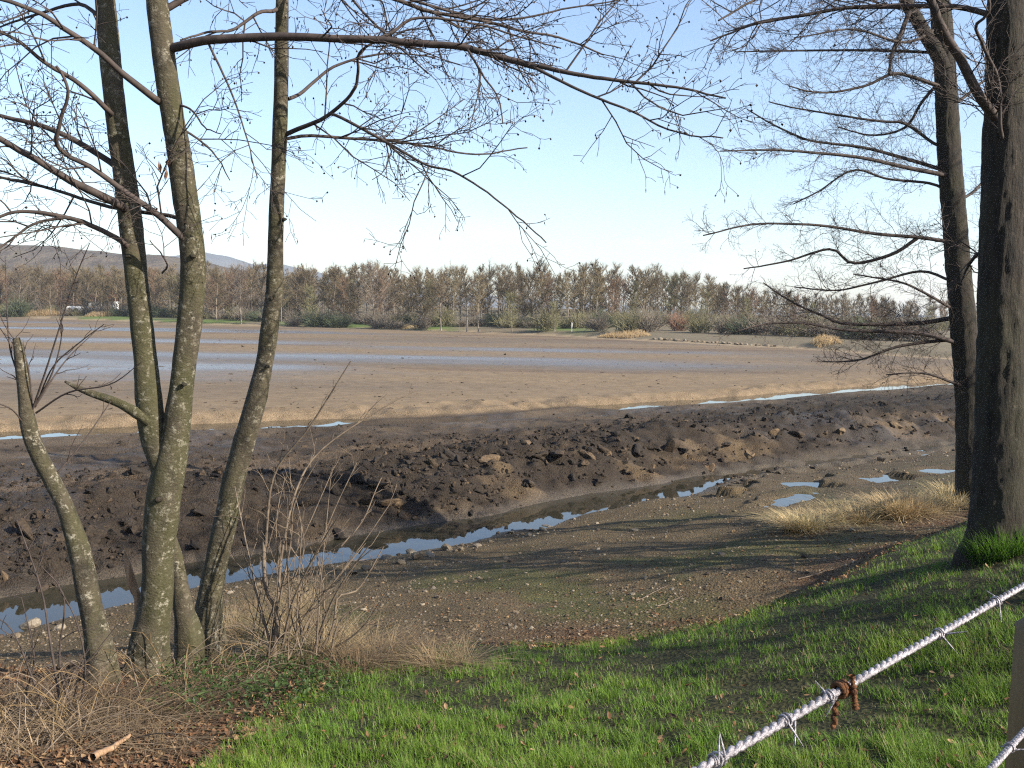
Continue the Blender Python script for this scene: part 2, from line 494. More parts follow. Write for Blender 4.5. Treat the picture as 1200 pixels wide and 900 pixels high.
M = {}
M['ground'] = mat_ground()
M['grass'] = mat_tint('grass_blade', 0.55, 0.15, 3, transl=0.45, spec=0.4)
M['dry'] = mat_tint('dry_grass', 0.75, 0.2, 6, transl=0.25)
M['stone'] = mat_tint('stone', 0.8, 0.3, 25, 0.01, 60)
M['clod'] = mat_tint('mud_clod', 0.85, 0.45, 14, 0.04, 30, spec=0.2)
M['leaf'] = mat_tint('dead_leaf', 0.8, 0.25, 40, transl=0.1)
M['bark'] = mat_bark('smooth_bark', (0.014, 0.011, 0.007), (0.062, 0.05, 0.031), (0.3, 0.27, 0.2), (0.052, 0.05, 0.016), 0.95)
M['bark_rough'] = mat_bark('furrowed_bark', (0.005, 0.004, 0.003), (0.024, 0.018, 0.012), (0.14, 0.115, 0.085), (0.036, 0.032, 0.016), 0.25, True)
M['twig'] = mat_noise('twig_bark', [(0.3, (0.03, 0.023, 0.02)), (0.7, (0.075, 0.055, 0.045))], 12, 3, 0.8)
M['cone'] = mat_noise('alder_cone', [(0.3, (0.03, 0.02, 0.014)), (0.7, (0.075, 0.045, 0.028))], 40, 2, 0.8)
M['wound'] = mat_noise('split_wood', [(0.3, (0.16, 0.09, 0.05)), (0.7, (0.4, 0.26, 0.15))], 30, 5, 0.8, 0.004, 80, (1, 1, 0.15), objc=True)
M['far_bark'] = mat_noise('far_bark', [(0.3, (0.11, 0.09, 0.07)), (0.7, (0.27, 0.23, 0.18))], 1.2, 4, 0.9)
M['far_twig'] = mat_tint('far_twig', 0.9, 0.15, 0.4)
M['reed'] = mat_tint('reed', 0.8, 0.2, 1.0, transl=0.2)


def mat_water(name, tint, rough, bs):
    m, n, l, b = new_mat(name)
    b.inputs['Base Color'].default_value = (*tint, 1)
    b.inputs['Roughness'].default_value = rough
    b.inputs['IOR'].default_value = 1.33
    b.inputs['Specular IOR Level'].default_value = 0.5
    t = tex(n, l, 2.2, 3, 0.5); bump(n, l, t.outputs['Fac'], 0.12, bs, b)
    return m


M['water'] = mat_water('ditch_water', (0.03, 0.027, 0.018), 0.015, 0.01)


# ------------------------------------------------------------------ ground sheet
ys_ = np.concatenate([np.linspace(-40, 1, 24, endpoint=False), np.linspace(1, 9, 70, endpoint=False),
                      np.linspace(9, 20, 120, endpoint=False), 1 / np.linspace(1 / 20, 1 / 64, 300, endpoint=False),
                      1 / np.linspace(1 / 64, 1 / 330, 130, endpoint=False), np.geomspace(330, 9000, 24)])
s_in = np.linspace(-1, 1, 490)
s_out = np.geomspace(1.02, 14, 34)
ss = np.concatenate([-s_out[::-1], s_in, s_out])
wy = 3 + 0.6 * np.maximum(ys_, 0)
GX = ss[None, :] * wy[:, None]
GY = np.repeat(ys_[:, None], len(ss), 1)
GZ = terrain(GX, GY)
dd, dc, ds, e = fields(GX, GY)
n1 = fbm(GX, GY, 2.5, 4, 61); n2 = fbm(GX, GY, 0.6, 3, 62); n3 = fbm(GX, GY, 9, 3, 63)
gx, gy = np.gradient(GZ)


def mixc(c, new, w):
    return c * (1 - w[..., None]) + np.array(new) * w[..., None]


col = np.zeros(GX.shape + (3,)) + np.array((0.094, 0.068, 0.036))                 # pebbly beach
col = mixc(col, (0.066, 0.066, 0.022), sstep(-0.05, 0.45, n1 + 0.35 * n2) * sstep(-3, -7, dd) * 0.75)   # thin weed cover
col = mixc(col, (0.06, 0.05, 0.036), sstep(-2.4, -0.9, dd) * 0.55)                 # damp margin
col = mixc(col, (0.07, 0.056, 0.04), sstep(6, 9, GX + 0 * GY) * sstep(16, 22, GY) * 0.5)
litter = sstep(5.0, 0.8, e) * sstep(-1.5, -0.2, e) * sstep(-3.5, 0.5, GX + n1 * 1.5)
col = mixc(col, (0.085, 0.045, 0.024), np.clip(litter * (0.75 + n2), 0, 1) * 0.9)
mud = sstep(0.3, 1.5, dd)
path = sstep(0.15, 0.6, fbm(GX * 0.55 + GY * 0.1, GY * 1.25 - GX * 0.8, 5.0, 2, 31))
dk = np.zeros_like(col) + np.array((0.031, 0.023, 0.016))
dk = mixc(dk, (0.098, 0.07, 0.045), np.clip(0.25 + 0.6 * path + 0.4 * n1, 0, 1) * sstep(6, 9, dd))
dk = mixc(dk, (0.15, 0.103, 0.056), sstep(0.12, 0.42, n1 + 0.25 * n2) * sstep(0.9, 1.4, dd) * (1 - sstep(3.4, 5.0, dd)) * sstep(-8, 6, GX + GY * 0.1) * 0.45)
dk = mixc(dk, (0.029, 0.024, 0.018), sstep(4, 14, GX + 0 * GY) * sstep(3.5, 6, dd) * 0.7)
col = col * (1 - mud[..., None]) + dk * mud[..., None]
col = mixc(col, (0.1, 0.074, 0.048), sstep(-8, -2, dc) * (1 - sstep(-0.5, 0.3, dc)) * np.clip(0.55 + 0.8 * n1, 0, 1) * mud)
fl = sstep(0.2, 1.0, dc)
tanc = np.zeros_like(col) + np.array((0.165, 0.12, 0.074))
bands = fbm(GX * 0.12 - 0.02 * GY, GY * 0.5 + GX * 0.02, 9, 4, 71)
tanc = mixc(tanc, (0.125, 0.096, 0.067), sstep(-0.15, 0.35, bands) * sstep(6, 16, dc))
tanc = mixc(tanc, (0.1, 0.07, 0.05), sstep(0.25, 0.5, fbm(GX * 0.25, GY * 0.8, 6, 3, 72)) * sstep(3, 8, dc) * 0.6)
col = col * (1 - fl[..., None]) + tanc * fl[..., None]
wet = sstep(-0.05, 0.5, fbm(GX * 0.1 + 0.02 * GY, GY * 0.33 - GX * 0.03, 9, 5, 73)) * sstep(12, 25, dc) * (1 - sstep(-30, -12, ds))
wet = np.maximum(wet, sstep(0.0, 0.55, fbm(GX * 0.07, GY * 0.22, 9, 5, 75) + 0.75 * np.exp(-((GY - 100 - 0.2 * GX) / 26) ** 2) - 0.42) * sstep(12, 25, dc) * (1 - sstep(-30, -12, ds)))
col = mixc(col, (0.105, 0.085, 0.063), wet * 0.8)
shore = sstep(-4, -1, ds)
col = mixc(col, (0.25, 0.19, 0.12), shore * (1 - sstep(0.0, 1.0, ds)))
land = sstep(0.3, 1.5, ds)
gr = sstep(-0.1, 0.3, fbm(GX, GY, 18, 2, 74)) * (1 - sstep(10, 24, GX))
lc = np.zeros_like(col) + np.array((0.14, 0.115, 0.075))
lc = mixc(lc, (0.09, 0.125, 0.035), gr * (1 - sstep(25, 45, ds)))
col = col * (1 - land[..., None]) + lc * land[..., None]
bankm = sstep(0.25, -0.3, e)
turf = bankm * sstep(-1.75, -1.35, GX + 0.35 * n1 + 0.12 * n2 - 0.05 * (GY - 6))
bare = bankm * (1 - turf)
col = mixc(col, (0.07, 0.046, 0.027), bare)
col = mixc(col, (0.035, 0.034, 0.014), turf)
wetv = np.clip(wet * 0.95 + mud * (1 - fl) * (0.05 + 0.35 * sstep(0.25, 0.55, n3 + 0.4 * n2)) * (1 - land), 0, 1)
wetv = np.maximum(wetv, sstep(-1.6, -1.0, dd) * (1 - sstep(0.8, 1.6, dd)) * 0.7 * (1 - 0.7 * sstep(5, 9, GX)))
finev = np.clip(1 - 0.7 * sstep(1.5, 4, dc), 0, 1)
R_, C_ = GX.shape
idx = np.arange(R_ * C_).reshape(R_, C_)
gq = np.stack([idx[:-1, :-1], idx[:-1, 1:], idx[1:, 1:], idx[1:, :-1]], -1)
obj('ground', mesh('ground', np.stack([GX, GY, GZ], -1), gq, col=np.clip(col, 0, 1).reshape(-1, 3),
                   extra={'wet': wetv.ravel(), 'fine': finev.ravel()}), M['ground'], kind='structure')


# ------------------------------------------------------------------ water
def strip(name, xs, yfun, half, z):
    xs = np.asarray(xs, float); yy = yfun(xs)
    t = np.stack([np.gradient(xs), np.gradient(yy)], -1); t /= np.linalg.norm(t, axis=1, keepdims=True)
    nrm = np.stack([-t[:, 1], t[:, 0]], -1)
    a = np.stack([xs, yy], -1) - nrm * half; b = np.stack([xs, yy], -1) + nrm * half
    V = np.concatenate([np.c_[a, np.full(len(xs), z)], np.c_[b, np.full(len(xs), z)]])
    k = np.arange(len(xs) - 1); m = len(xs)
    return mesh(name, V, np.stack([k, k + 1, k + 1 + m, k + m], -1))


obj('ditch_water', strip('ditch_water', np.linspace(-14, 26, 90), lambda x: np.interp(x, _DX, _DY), 2.6, -0.6), M['water'], kind='structure')
obj('channel_water', strip('channel_water', np.linspace(-34, 48, 120), lambda x: np.interp(x, _CX, _CY), 3.0, 0.2 - 0.13), M['water'], kind='structure')
for c, a, b, r in PUDDLES:
    t = np.linspace(0, 2 * np.pi, 40, endpoint=False)
    u, v = a * 1.55 * np.cos(t), b * 1.55 * np.sin(t)
    V = np.stack([c[0] + u * math.cos(r) - v * math.sin(r), c[1] + u * math.sin(r) + v * math.cos(r), np.full(40, c[2] - 0.02)], -1)
    V = np.vstack([V, [c[0], c[1], c[2] - 0.02]])
    obj('puddle', mesh('puddle', V, tris=np.stack([np.arange(40), (np.arange(40) + 1) % 40, np.full(40, 40)], -1)), M['water'], kind='structure')


# ------------------------------------------------------------------ distant hills
def ridge(name, pts, y0, depth, mat, amp, s, nx=260, ny=40):
    px = np.array([p[0] for p in pts]); top = np.array([p[1] for p in pts])
    x = np.linspace(px[0], px[-1], nx); v = np.linspace(0, 1, ny)
    X = np.repeat(x[None], ny, 0); Yv = y0 + depth * (v[:, None] - 0.5) + 0 * X
    prof = np.where(v < 0.5, sstep(0, 0.5, v), sstep(1, 0.5, v))[:, None]
    Z = np.interp(x, px, top)[None] * prof + amp * fbm(X, Yv, s, 5, 91, 0.65) * prof
    i = np.arange(nx * ny).reshape(ny, nx)
    return obj(name, mesh(name, np.stack([X, Yv, Z], -1), np.stack([i[:-1, :-1], i[:-1, 1:], i[1:, 1:], i[1:, :-1]], -1)), mat, kind='structure')


M['hill'] = mat_noise('wooded_hill', [(0.35, (0.05, 0.04, 0.032)), (0.55, (0.1, 0.08, 0.06)), (0.75, (0.08, 0.08, 0.04))], 0.05, 8, 0.95, 3.0, 0.25)
M['mountain'] = mat_noise('far_mountain', [(0.35, (0.07, 0.08, 0.09)), (0.7, (0.12, 0.12, 0.12))], 0.004, 6, 0.95)
ridge('hill', [(-1500, 70), (-900, 64), (-500, 57), (-400, 53), (-305, 46), (-250, 37), (-150, 22), (-40, 8), (20, 2)], 900, 420, M['hill'], 5, 60, 260, 50)
ridge('mountain', [(-2600, 60), (-1800, 115), (-1350, 105), (-1125, 132), (-1000, 146), (-925, 160), (-850, 147), (-775, 120), (-700, 126), (-600, 105), (-350, 60), (300, 20), (1250, 5)], 3000, 800, M['mountain'], 11, 350)


# ------------------------------------------------------------------ growing branches and twigs
def grow(T, pts, r0, r1, level, rg, cfg, tips):
    seg = np.linalg.norm(np.diff(pts, axis=0), axis=1); L = seg.sum()
    cum = np.r_[0, np.cumsum(seg)] / max(L, 1e-6)
    n = max(1, int(L / cfg['gap'][level] * rg.uniform(0.8, 1.2)))
    ts = np.sort(rg.uniform(cfg['start'][level], 1.0, n))
    side = rg.uniform(0, 6.28)
    for k, t in enumerate(ts):
        j = min(np.searchsorted(cum, t, 'right') - 1, len(pts) - 2); f = (t - cum[j]) / (cum[j + 1] - cum[j] + 1e-9)
        p = pts[j] * (1 - f) + pts[j + 1] * f
        tg = pts[j + 1] - pts[j]; tg = tg / (np.linalg.norm(tg) + 1e-9)
        side += 2.4 + rg.normal(0, 0.5)
        a = np.cross(tg, (0, 0, 1.0)); a = a / (np.linalg.norm(a) + 1e-6); b = np.cross(a, tg)
        pr = a * math.cos(side) * 1.25 + b * math.sin(side) * cfg.get('plane', 0.8)
        ang = rg.uniform(*cfg['ang'])
        d = tg * math.cos(ang) + pr * math.sin(ang); d[2] += cfg['lift'][level]; d /= np.linalg.norm(d)
        ln = rg.uniform(*cfg['len'][level]) * (1.15 - 0.6 * t)
        m = cfg['pts'][level]
        q = [p]
        for _ in range(m - 1):
            d = d + rg.normal(0, cfg['wob'], 3); d[2] += cfg['curl'][level]; d /= np.linalg.norm(d)
            q.append(q[-1] + d * ln / (m - 1))
        q = np.array(q)
        rb = min(cfg['rad'][level], (r0 + (r1 - r0) * t) * 0.75); re = max(cfg['rmin'], rb * 0.4)
        T.add(q, np.linspace(rb, re, m), 3)
        if level + 1 < len(cfg['gap']):
            grow(T, q, rb, re, level + 1, rg, cfg, tips)
        else:
            tips.append(q[-1])


ALDER = dict(gap=[0.2, 0.10, 0.085], start=[0.12, 0.12, 0.25], len=[(0.4, 1.15), (0.15, 0.45), (0.05, 0.17)], rad=[0.008, 0.004, 0.0026],
             rmin=0.0019, ang=(0.5, 1.15), lift=[-0.05, -0.02, -0.05], curl=[0.03, 0.0, -0.04], wob=0.2, pts=[6, 4, 3])
SPRAY = dict(gap=[0.125, 0.1, 0.085], start=[0.08, 0.1, 0.2], len=[(0.5, 1.3), (0.18, 0.5), (0.07, 0.2)], rad=[0.0075, 0.004, 0.0027],
             rmin=0.0021, ang=(0.4, 1.1), lift=[0.1, 0.05, 0.0], curl=[0.03, 0.02, -0.02], wob=0.24, pts=[6, 4, 3], plane=0.9)
HIGH = dict(gap=[0.22, 0.2], start=[0.1, 0.1], len=[(0.5, 1.4), (0.2, 0.6)], rad=[0.012, 0.006], rmin=0.003, ang=(0.5, 1.1),
            lift=[0.05, 0.02], curl=[0.02, 0], wob=0.18, pts=[5, 3])


def trace(pix, y0, y1, w0, w1, n=None):
    """a limb drawn through pixels, running from distance y0 to y1; widths in pixels give its real girth"""
    m = len(pix)
    p = np.array([at(a, b, y0 + (y1 - y0) * k / (m - 1)) for k, (a, b) in enumerate(pix)])
    q = spline(p, n or 4 * m)
    ym = (y0 + y1) / 2
    return q, w0 / 2 * ym / F, w1 / 2 * ym / F


def trunk_mesh(name, pix, y, sides=28, n=110, flare=0.25, rough=0.085, furrow=False, seed=0, drop=0.35):
    """pix: (px, py, width px) from the foot up; y: distance of each point (number or list)"""
    ylist = y if hasattr(y, '__len__') else [y] * len(pix)
    p = np.array([[*at(a, b, yy), w * (0.42 if not furrow else 0.5) * yy / F] for (a, b, w), yy in zip(pix, ylist)])
    foot = p[0].copy(); foot[2] -= drop; foot[3] *= 1.12
    q = spline(np.vstack([foot, p]), n)
    P, R = q[:, :3], np.maximum(q[:, 3], 0.006)
    hgt = P[:, 2] - p[0][2]
    R = R * (1 + flare * np.exp(-np.maximum(hgt, 0) / 0.16))
    T = Tubes(); T.add(P, R, sides)
    V, Q = T.arrays()
    V = V.reshape(n, sides, 3); C = P[:, None]
    rad = V - C
    nz = noise3(V * np.array([1, 1, 0.5]), 0.16, seed) * rough + noise3(V * np.array([1, 1, 0.6]), 0.05, seed + 1) * rough * 0.6
    if furrow:
        ridge_ = 1 - np.abs(noise3(V * np.array([1, 1, 0.22]), 0.05, seed + 2)) * 2
        ridge2 = 1 - np.abs(noise3(V * np.array([1, 1, 0.3]), 0.026, seed + 3)) * 2
        nz = nz + 0.055 * ridge_ + 0.03 * ridge2
    th = np.arange(sides) / sides * 2 * np.pi
    lobes = flare * 3 * (0.16 * np.sin(th * 5 + seed) + 0.1 * np.sin(th * 3 + 2 + seed))[None] * np.exp(-np.maximum(hgt, 0) / 0.2)[:, None]
    V = C + rad * (1 + nz + lobes)[..., None]
    top = np.array([V[-1].mean(0)])
    Vf = np.vstack([V.reshape(-1, 3), top])
    k = np.arange(sides); last = (n - 1) * sides
    tris = np.stack([last + k, last + (k + 1) % sides, np.full(sides, n * sides)], -1)
    return mesh(name, Vf, Q, tris), P, R


def cones(T, tips, rg, frac, size):
    V, F_, off = [], [], 0
    for p in tips:
        if rg.random() > frac: continue
        if rg.random() < 0.6: r, h = size * rg.uniform(0.35, 0.55), size * rg.uniform(0.9, 1.3)
        else: r, h = size * 0.2, size * rg.uniform(1.8, 3.0)
        d = rg.normal(0, 0.25, 3); d[2] = -1; d /= np.linalg.norm(d)
        a = np.cross(d, (1, 0, 0)); a /= np.linalg.norm(a); b = np.cross(d, a)
        m = p + d * h * 0.45
        V += [p, m + a * r, m + b * r, m - a * r, m - b * r, p + d * h]
        F_ += [(off + i, off + 1 + j, off + 1 + (j + 1) % 4) for i in (0, 5) for j in range(4)]; off += 6
    return mesh('cones', np.array(V), tris=np.array(F_), smooth=True)


def near_tree(name, label, foot, trunks, limbs, cfg, bark, seed, cone=0.0, conesize=0.016, up=6, twigmat='twig'):
    """trunks: dict of (mesh, P, R, partname); limbs: (trunk key, pixels, y0, y1, w0, w1)"""
    rg = np.random.default_rng(seed)
    t = thing(name, label, 'tree', foot)
    ob = {k: obj(v[3], v[0], v[4] if len(v) > 4 else M[bark], t) for k, v in trunks.items()}
    alltips = []
    for key, pix, y0, y1, w0, w1 in limbs:
        q, r0, r1 = trace(pix, y0, y1, w0, w1)
        T = Tubes(); tips = []
        q = q + np.cumsum(rg.normal(0, 0.004, q.shape), axis=0) * np.linspace(0, 1, len(q))[:, None]
        T.add(q, np.linspace(r0, max(r1, 0.003), len(q)), 7)
        grow(T, q, r0, r1, 0, rg, cfg, tips)
        obj('branch', T.mesh('branch'), M[twigmat], ob[key])
        alltips += tips
    # limbs higher up, above the picture and on the hidden sides
    for key in trunks:
        P, R = trunks[key][1], trunks[key][2]
        for _ in range(up if trunks[key][3] == 'trunk' else 0):
            i = rg.integers(int(len(P) * 0.72), len(P) - 2)
            az = rg.uniform(0, 6.28); L = rg.uniform(1.0, 2.2)
            d = np.array([math.cos(az), math.sin(az), rg.uniform(0.2, 0.9)])
            q = [P[i]]
            for _k in range(7):
                d = d / np.linalg.norm(d) + rg.normal(0, 0.13, 3); q.append(q[-1] + d / np.linalg.norm(d) * L / 7)
            T = Tubes(); T.add(np.array(q), np.linspace(R[i] * 0.4, 0.006, 8), 5)
            grow(T, np.array(q), R[i] * 0.4, 0.006, 0, rg, HIGH, [])
            obj('branch', T.mesh('branch'), M[twigmat], ob[key])
    if cone:
        c = obj('cones', cones(None, alltips, rg, cone, conesize), M['cone'], t); c['kind'] = 'stuff'
    return t, ob


# ------------------------------------------------------------------ left tree: a clump of stems from one stool
gC = ground(171, 790); yC = gC[1]
gD = ground(243, 742); yD = min(gD[1], yC + 0.9)
gE = ground(120, 800); yE = max(gE[1], yC - 0.35)
LT = {}
LT['B'] = (*trunk_mesh('trunk', [(171, 792, 58), (175, 749, 53), (184, 690, 44), (185, 651, 43), (191, 595, 47), (199, 545, 45), (207, 500, 37), (214, 443, 33), (223, 368, 34), (226, 315, 35), (225, 285, 34), (217, 227, 33), (205, 151, 31), (193, 75, 30), (184, 0, 29), (176, -90, 26), (172, -220, 20), (176, -380, 12), (184, -520, 5)], yC, seed=2), 'trunk')
LT['A'] = (*trunk_mesh('trunk', [(196, 590, 18), (188, 545, 30), (181, 512, 37), (176, 481, 37), (170, 420, 32), (165, 370, 32), (161, 336, 32), (153, 264, 32), (146, 205, 30), (138, 151, 29), (130, 75, 28), (123, 0, 26), (116, -100, 23), (106, -260, 16), (98, -420, 7)], [yC, yC, yC + .02, yC + .03, yC + .06, yC + .1, yC + .12, yC + .18, yC + .2, yC + .2, yC + .25, yC + .3, yC + .3, yC + .4, yC + .5], seed=5, flare=0, drop=0.02), 'trunk')
LT['D'] = (*trunk_mesh('trunk', [(242, 745, 42), (246, 700, 36), (259, 632, 33), (276, 557, 31), (297, 481, 29), (310, 425, 26), (318, 370, 24), (322, 336, 23), (323, 280, 22), (325, 227, 21), (329, 113, 20), (331, 0, 17), (332, -130, 14), (328, -280, 8), (322, -400, 4)], yD, seed=8), 'trunk')
LT['E'] = (*trunk_mesh('broken_stem', [(121, 803, 46), (117, 765, 40), (107, 711, 31), (99, 672, 31), (90, 636, 29), (76, 594, 25), (58, 557, 24), (42, 525, 23), (33, 496, 22), (30, 470, 19), (27, 443, 18), (23, 415, 15), (19, 396, 9)], yE, seed=11, n=80), 'broken_stem')
LT['G'] = (*trunk_mesh('stub', [(176, 496, 14), (160, 484, 15), (138, 472, 12), (110, 462, 11), (92, 455, 8), (76, 447, 3)], yC - 0.05, sides=12, n=40, flare=0, seed=13, drop=0.0), 'stub')
LT['H'] = (*trunk_mesh('stub', [(220, 742, 30), (215, 715, 26), (210, 680, 22), (206, 650, 17), (204, 630, 8)], yC + 0.45, sides=16, n=40, seed=14), 'stub')
LT['W'] = (*trunk_mesh('split_stub', [(162, 705, 12), (157, 690, 14), (151, 668, 13), (148, 655, 8), (146, 645, 2)], yC + 0.1, sides=9, n=22, flare=0, rough=0.18, seed=15), 'split_stub', M['wound'])
LB = [
    ('B', [(200, 57), (215, 53), (250, 46), (330, 43), (400, 46), (475, 49), (551, 57), (611, 72), (634, 78)], yC, yC - 0.5, 11, 7),
    ('B', [(632, 77), (665, 85), (721, 94), (793, 102), (850, 113)], yC - 0.5, yC - 0.7, 6, 2),
    ('B', [(626, 79), (683, 108), (740, 132), (797, 159), (850, 165)], yC - 0.5, yC - 0.9, 4, 1.5),
    ('B', [(548, 58), (566, 87), (585, 113), (593, 143)], yC - 0.4, yC - 0.6, 3, 1.5),
    ('B', [(184, 16), (260, -20), (380, -25), (464, 0), (502, 13), (559, 25), (611, 38), (664, 49), (713, 68)], yC, yC + 0.8, 8, 2),
    ('B', [(430, -20), (500, 5), (581, 23), (664, 11), (736, 0)], yC + 0.4, yC + 0.9, 4, 1.5),
    ('B', [(440, 46), (460, 38), (486, 22), (540, 26), (600, 42), (660, 60)], yC - 0.3, yC - 0.1, 4, 1.5),
    ('D', [(334, 158), (350, 151), (378, 140), (400, 124), (416, 105), (420, 85), (422, 66), (440, 55), (470, 50)], yD, yD - 0.7, 6, 2),
    ('D', [(389, 134), (400, 138), (445, 162), (498, 193), (532, 202), (570, 230), (611, 268), (634, 291)], yD - 0.3, yD - 0.9, 4, 1.5),
    ('D', [(334, 163), (363, 159), (420, 163), (470, 166), (513, 174), (559, 181), (619, 174)], yD, yD + 0.7, 4, 1.5),
    ('D', [(338, 116), (352, 110), (366, 98), (397, 75), (450, 62), (510, 66)], yD, yD + 0.5, 4.5, 1.5),
    ('D', [(326, 10), (319, 13), (302, 15), (272, 36), (246, 38), (215, 48)], yD, yD - 0.6, 5, 2),
    ('D', [(338, -10), (380, -30), (430, 20), (470, 60), (500, 90)], yD, yD - 1.0, 4, 1.5),
    ('B', [(243, 48), (264, 94), (283, 144), (297, 208)], yC - 0.1, yC - 0.4, 3, 1.2),
    ('B', [(188, 120), (178, 113), (144, 87), (113, 60), (76, 34), (38, 11), (-20, -10)], yC, yC - 0.8, 9, 4),
    ('B', [(212, 150), (235, 165), (255, 185), (270, 210)], yC, yC + 0.3, 3, 1.2),
    ('B', [(208, 122), (225, 130), (240, 150), (258, 160)], yC, yC - 0.4, 3, 1.2),
    ('A', [(134, 137), (125, 128), (94, 98), (57, 75), (23, 49), (-20, 30)], yC + .2, yC - 0.5, 7, 3),
    ('A', [(140, 198), (125, 187), (76, 159), (30, 142), (-30, 125)], yC + .2, yC + 0.4, 8, 4),
    ('A', [(148, 246), (136, 238), (83, 212), (38, 185), (-30, 148)], yC + .15, yC - 0.5, 11, 6),
    ('B', [(222, 287), (212, 277), (181, 249), (144, 223), (106, 196), (76, 181), (64, 166), (70, 135), (75, 106), (60, 80)], yC, yC - 0.7, 9, 3),
    ('A', [(150, 290), (140, 281), (106, 264), (76, 255), (23, 247), (-25, 262)], yC + .1, yC - 0.3, 7, 3),
    ('B', [(212, 258), (200, 253), (132, 242), (57, 219), (0, 206), (-30, 200)], yC + .1, yC + 0.7, 5, 3),
    ('A', [(76, 255), (40, 262), (18, 280), (-5, 296)], yC - 0.2, yC - 0.4, 4, 2),
    ('A', [(118, 20), (90, 5), (40, 20), (0, 35)], yC + 0.3, yC + 0.9, 5, 2),
    ('B', [(190, 320), (196, 310), (184, 290), (176, 280)], yC - 0.1, yC - 0.4, 2.5, 1),
]
left_tree, LO = near_tree('alder_tree', 'mossy grey alder clump with three tall stems and a snapped one beside the ditch', (gC[0], gC[1], gC[2]), LT, LB, ALDER, 'bark', 3, cone=0.55, conesize=0.018)
rs = np.random.default_rng(9)
for pix in ([(38, 480), (57, 424), (87, 330), (105, 285)], [(40, 478), (75, 425), (113, 387)], [(38, 470), (30, 420), (5, 380), (-8, 345)],
            [(36, 482), (60, 440), (72, 395), (70, 355)], [(42, 484), (80, 460), (130, 450), (165, 425)], [(34, 470), (18, 430), (10, 395), (6, 300)],
            [(42, 476), (62, 430), (95, 400), (122, 380)], [(30, 500), (14, 480), (-10, 470)], [(62, 560), (88, 530), (110, 500), (130, 470)]):
    q, r0, r1 = trace(pix, yE, yE - rs.uniform(-0.4, 0.5), 2.6, 1.0)
    T = Tubes(); T.add(q, np.linspace(r0, r1, len(q)), 4)
    grow(T, q, r0, r1, 0, rs, dict(ALDER, gap=[0.22, 0.2], len=[(0.1, 0.35), (0.04, 0.12)], ang=(0.35, 0.8)), [])
    obj('shoot', T.mesh('shoot'), M['twig'], LO['E'])

for px, py, yy, key, sz in ((333, 258, yD - 0.06, 'D', 0.024), (313, 430, yD - 0.09, 'D', 0.022), (226, 300, yC - 0.1, 'B', 0.024), (199, 190, yC - 0.09, 'B', 0.03), (216, 640 - 190, yC - 0.1, 'B', 0.022), (150, 300, yC + 0.03, 'A', 0.024), (318, 350, yD - 0.08, 'D', 0.02), (186, 585, yC - 0.14, 'B', 0.03)):
    v, f = lump(1, int(px), 0.4, 0.8, 3); c0 = at(px, py, yy)
    obj('knot', mesh('knot', v * sz + c0, tris=f), M['bark_rough'], LO[key])
rl = np.random.default_rng(31); c0 = at(193, 192, yC - 0.16); V, T3 = [], []
for _ in range(9):
    h_ = rl.uniform(0.03, 0.09); o_ = rl.normal(0, 0.03, 3); a_ = rl.uniform(0, 6.28); w_ = np.array([math.cos(a_), math.sin(a_), 0]) * 0.012
    k_ = len(V); V += [c0 + o_, c0 + o_ + w_ - np.array([0, 0, h_ * .5]), c0 + o_ - np.array([0, 0, h_]), c0 + o_ - w_ - np.array([0, 0, h_ * .4])]; T3 += [(k_, k_ + 1, k_ + 2), (k_, k_ + 2, k_ + 3)]
obj('withered_leaves', mesh('withered_leaves', np.array(V), tris=T3, col=np.repeat(np.array([(0.13, 0.06, 0.03)]), len(V), 0)), M['leaf'], LO['B'])

# ------------------------------------------------------------------ right-hand trees
g1 = ground(1168, 648); y1_ = g1[1]
R1T = {'T': (*trunk_mesh('trunk', [(1168, 652, 72), (1169, 625, 62), (1171, 570, 57), (1172, 519, 55), (1173, 405, 51), (1174, 336, 49), (1177, 189, 46), (1180, 80, 44), (1182, 0, 43), (1184, -120, 39), (1188, -300, 30), (1186, -480, 18), (1190, -640, 6)], y1_, 72, 260, 0.12, 0.03, True, 21), 'trunk')}
R1B = [
    ('T', [(1180, 150), (1169, 140), (1147, 110), (1124, 64), (1105, 34), (1088, -10), (1060, -60)], y1_, y1_ - 0.6, 13, 8),
    ('T', [(1178, 170), (1172, 150), (1169, 95), (1150, 53), (1143, 30), (1158, 12), (1150, -40)], y1_ - .1, y1_ - 0.7, 5, 3),
    ('T', [(1172, 300), (1150, 296), (1136, 310), (1128, 330)], y1_, y1_ + 0.4, 6, 2),
    ('T', [(1170, 20), (1120, 8), (1060, 8), (996, 9), (946, 17), (894, 25), (833, 45)], y1_, y1_ + 0.4, 7, 2),
    ('T', [(1170, -20), (1080, -50), (980, -30), (900, -10), (840, 20)], y1_, y1_ - 0.8, 8, 2),
]
right1, RO1 = near_tree('alder_tree', 'thick furrowed dark trunk at the edge of the grass bank, nearest of the right-hand pair', (g1[0], g1[1], g1[2]), R1T, R1B, SPRAY, 'bark_rough', 23, cone=0.22, conesize=0.02, up=8)
# healed knot on the trunk, facing the grass
kc = at(1183, 508, y1_ - 0.205); a = np.linspace(0, 2 * np.pi, 18)
T = Tubes(); T.add(np.stack([kc[0] + 0.05 * np.cos(a), kc[1] + 0.035 * np.cos(a) ** 2 - 0.0 * a, kc[2] + 0.13 * np.sin(a)], -1), np.full(18, 0.028), 7)
obj('knot', T.mesh('knot'), M['bark_rough'], right1)

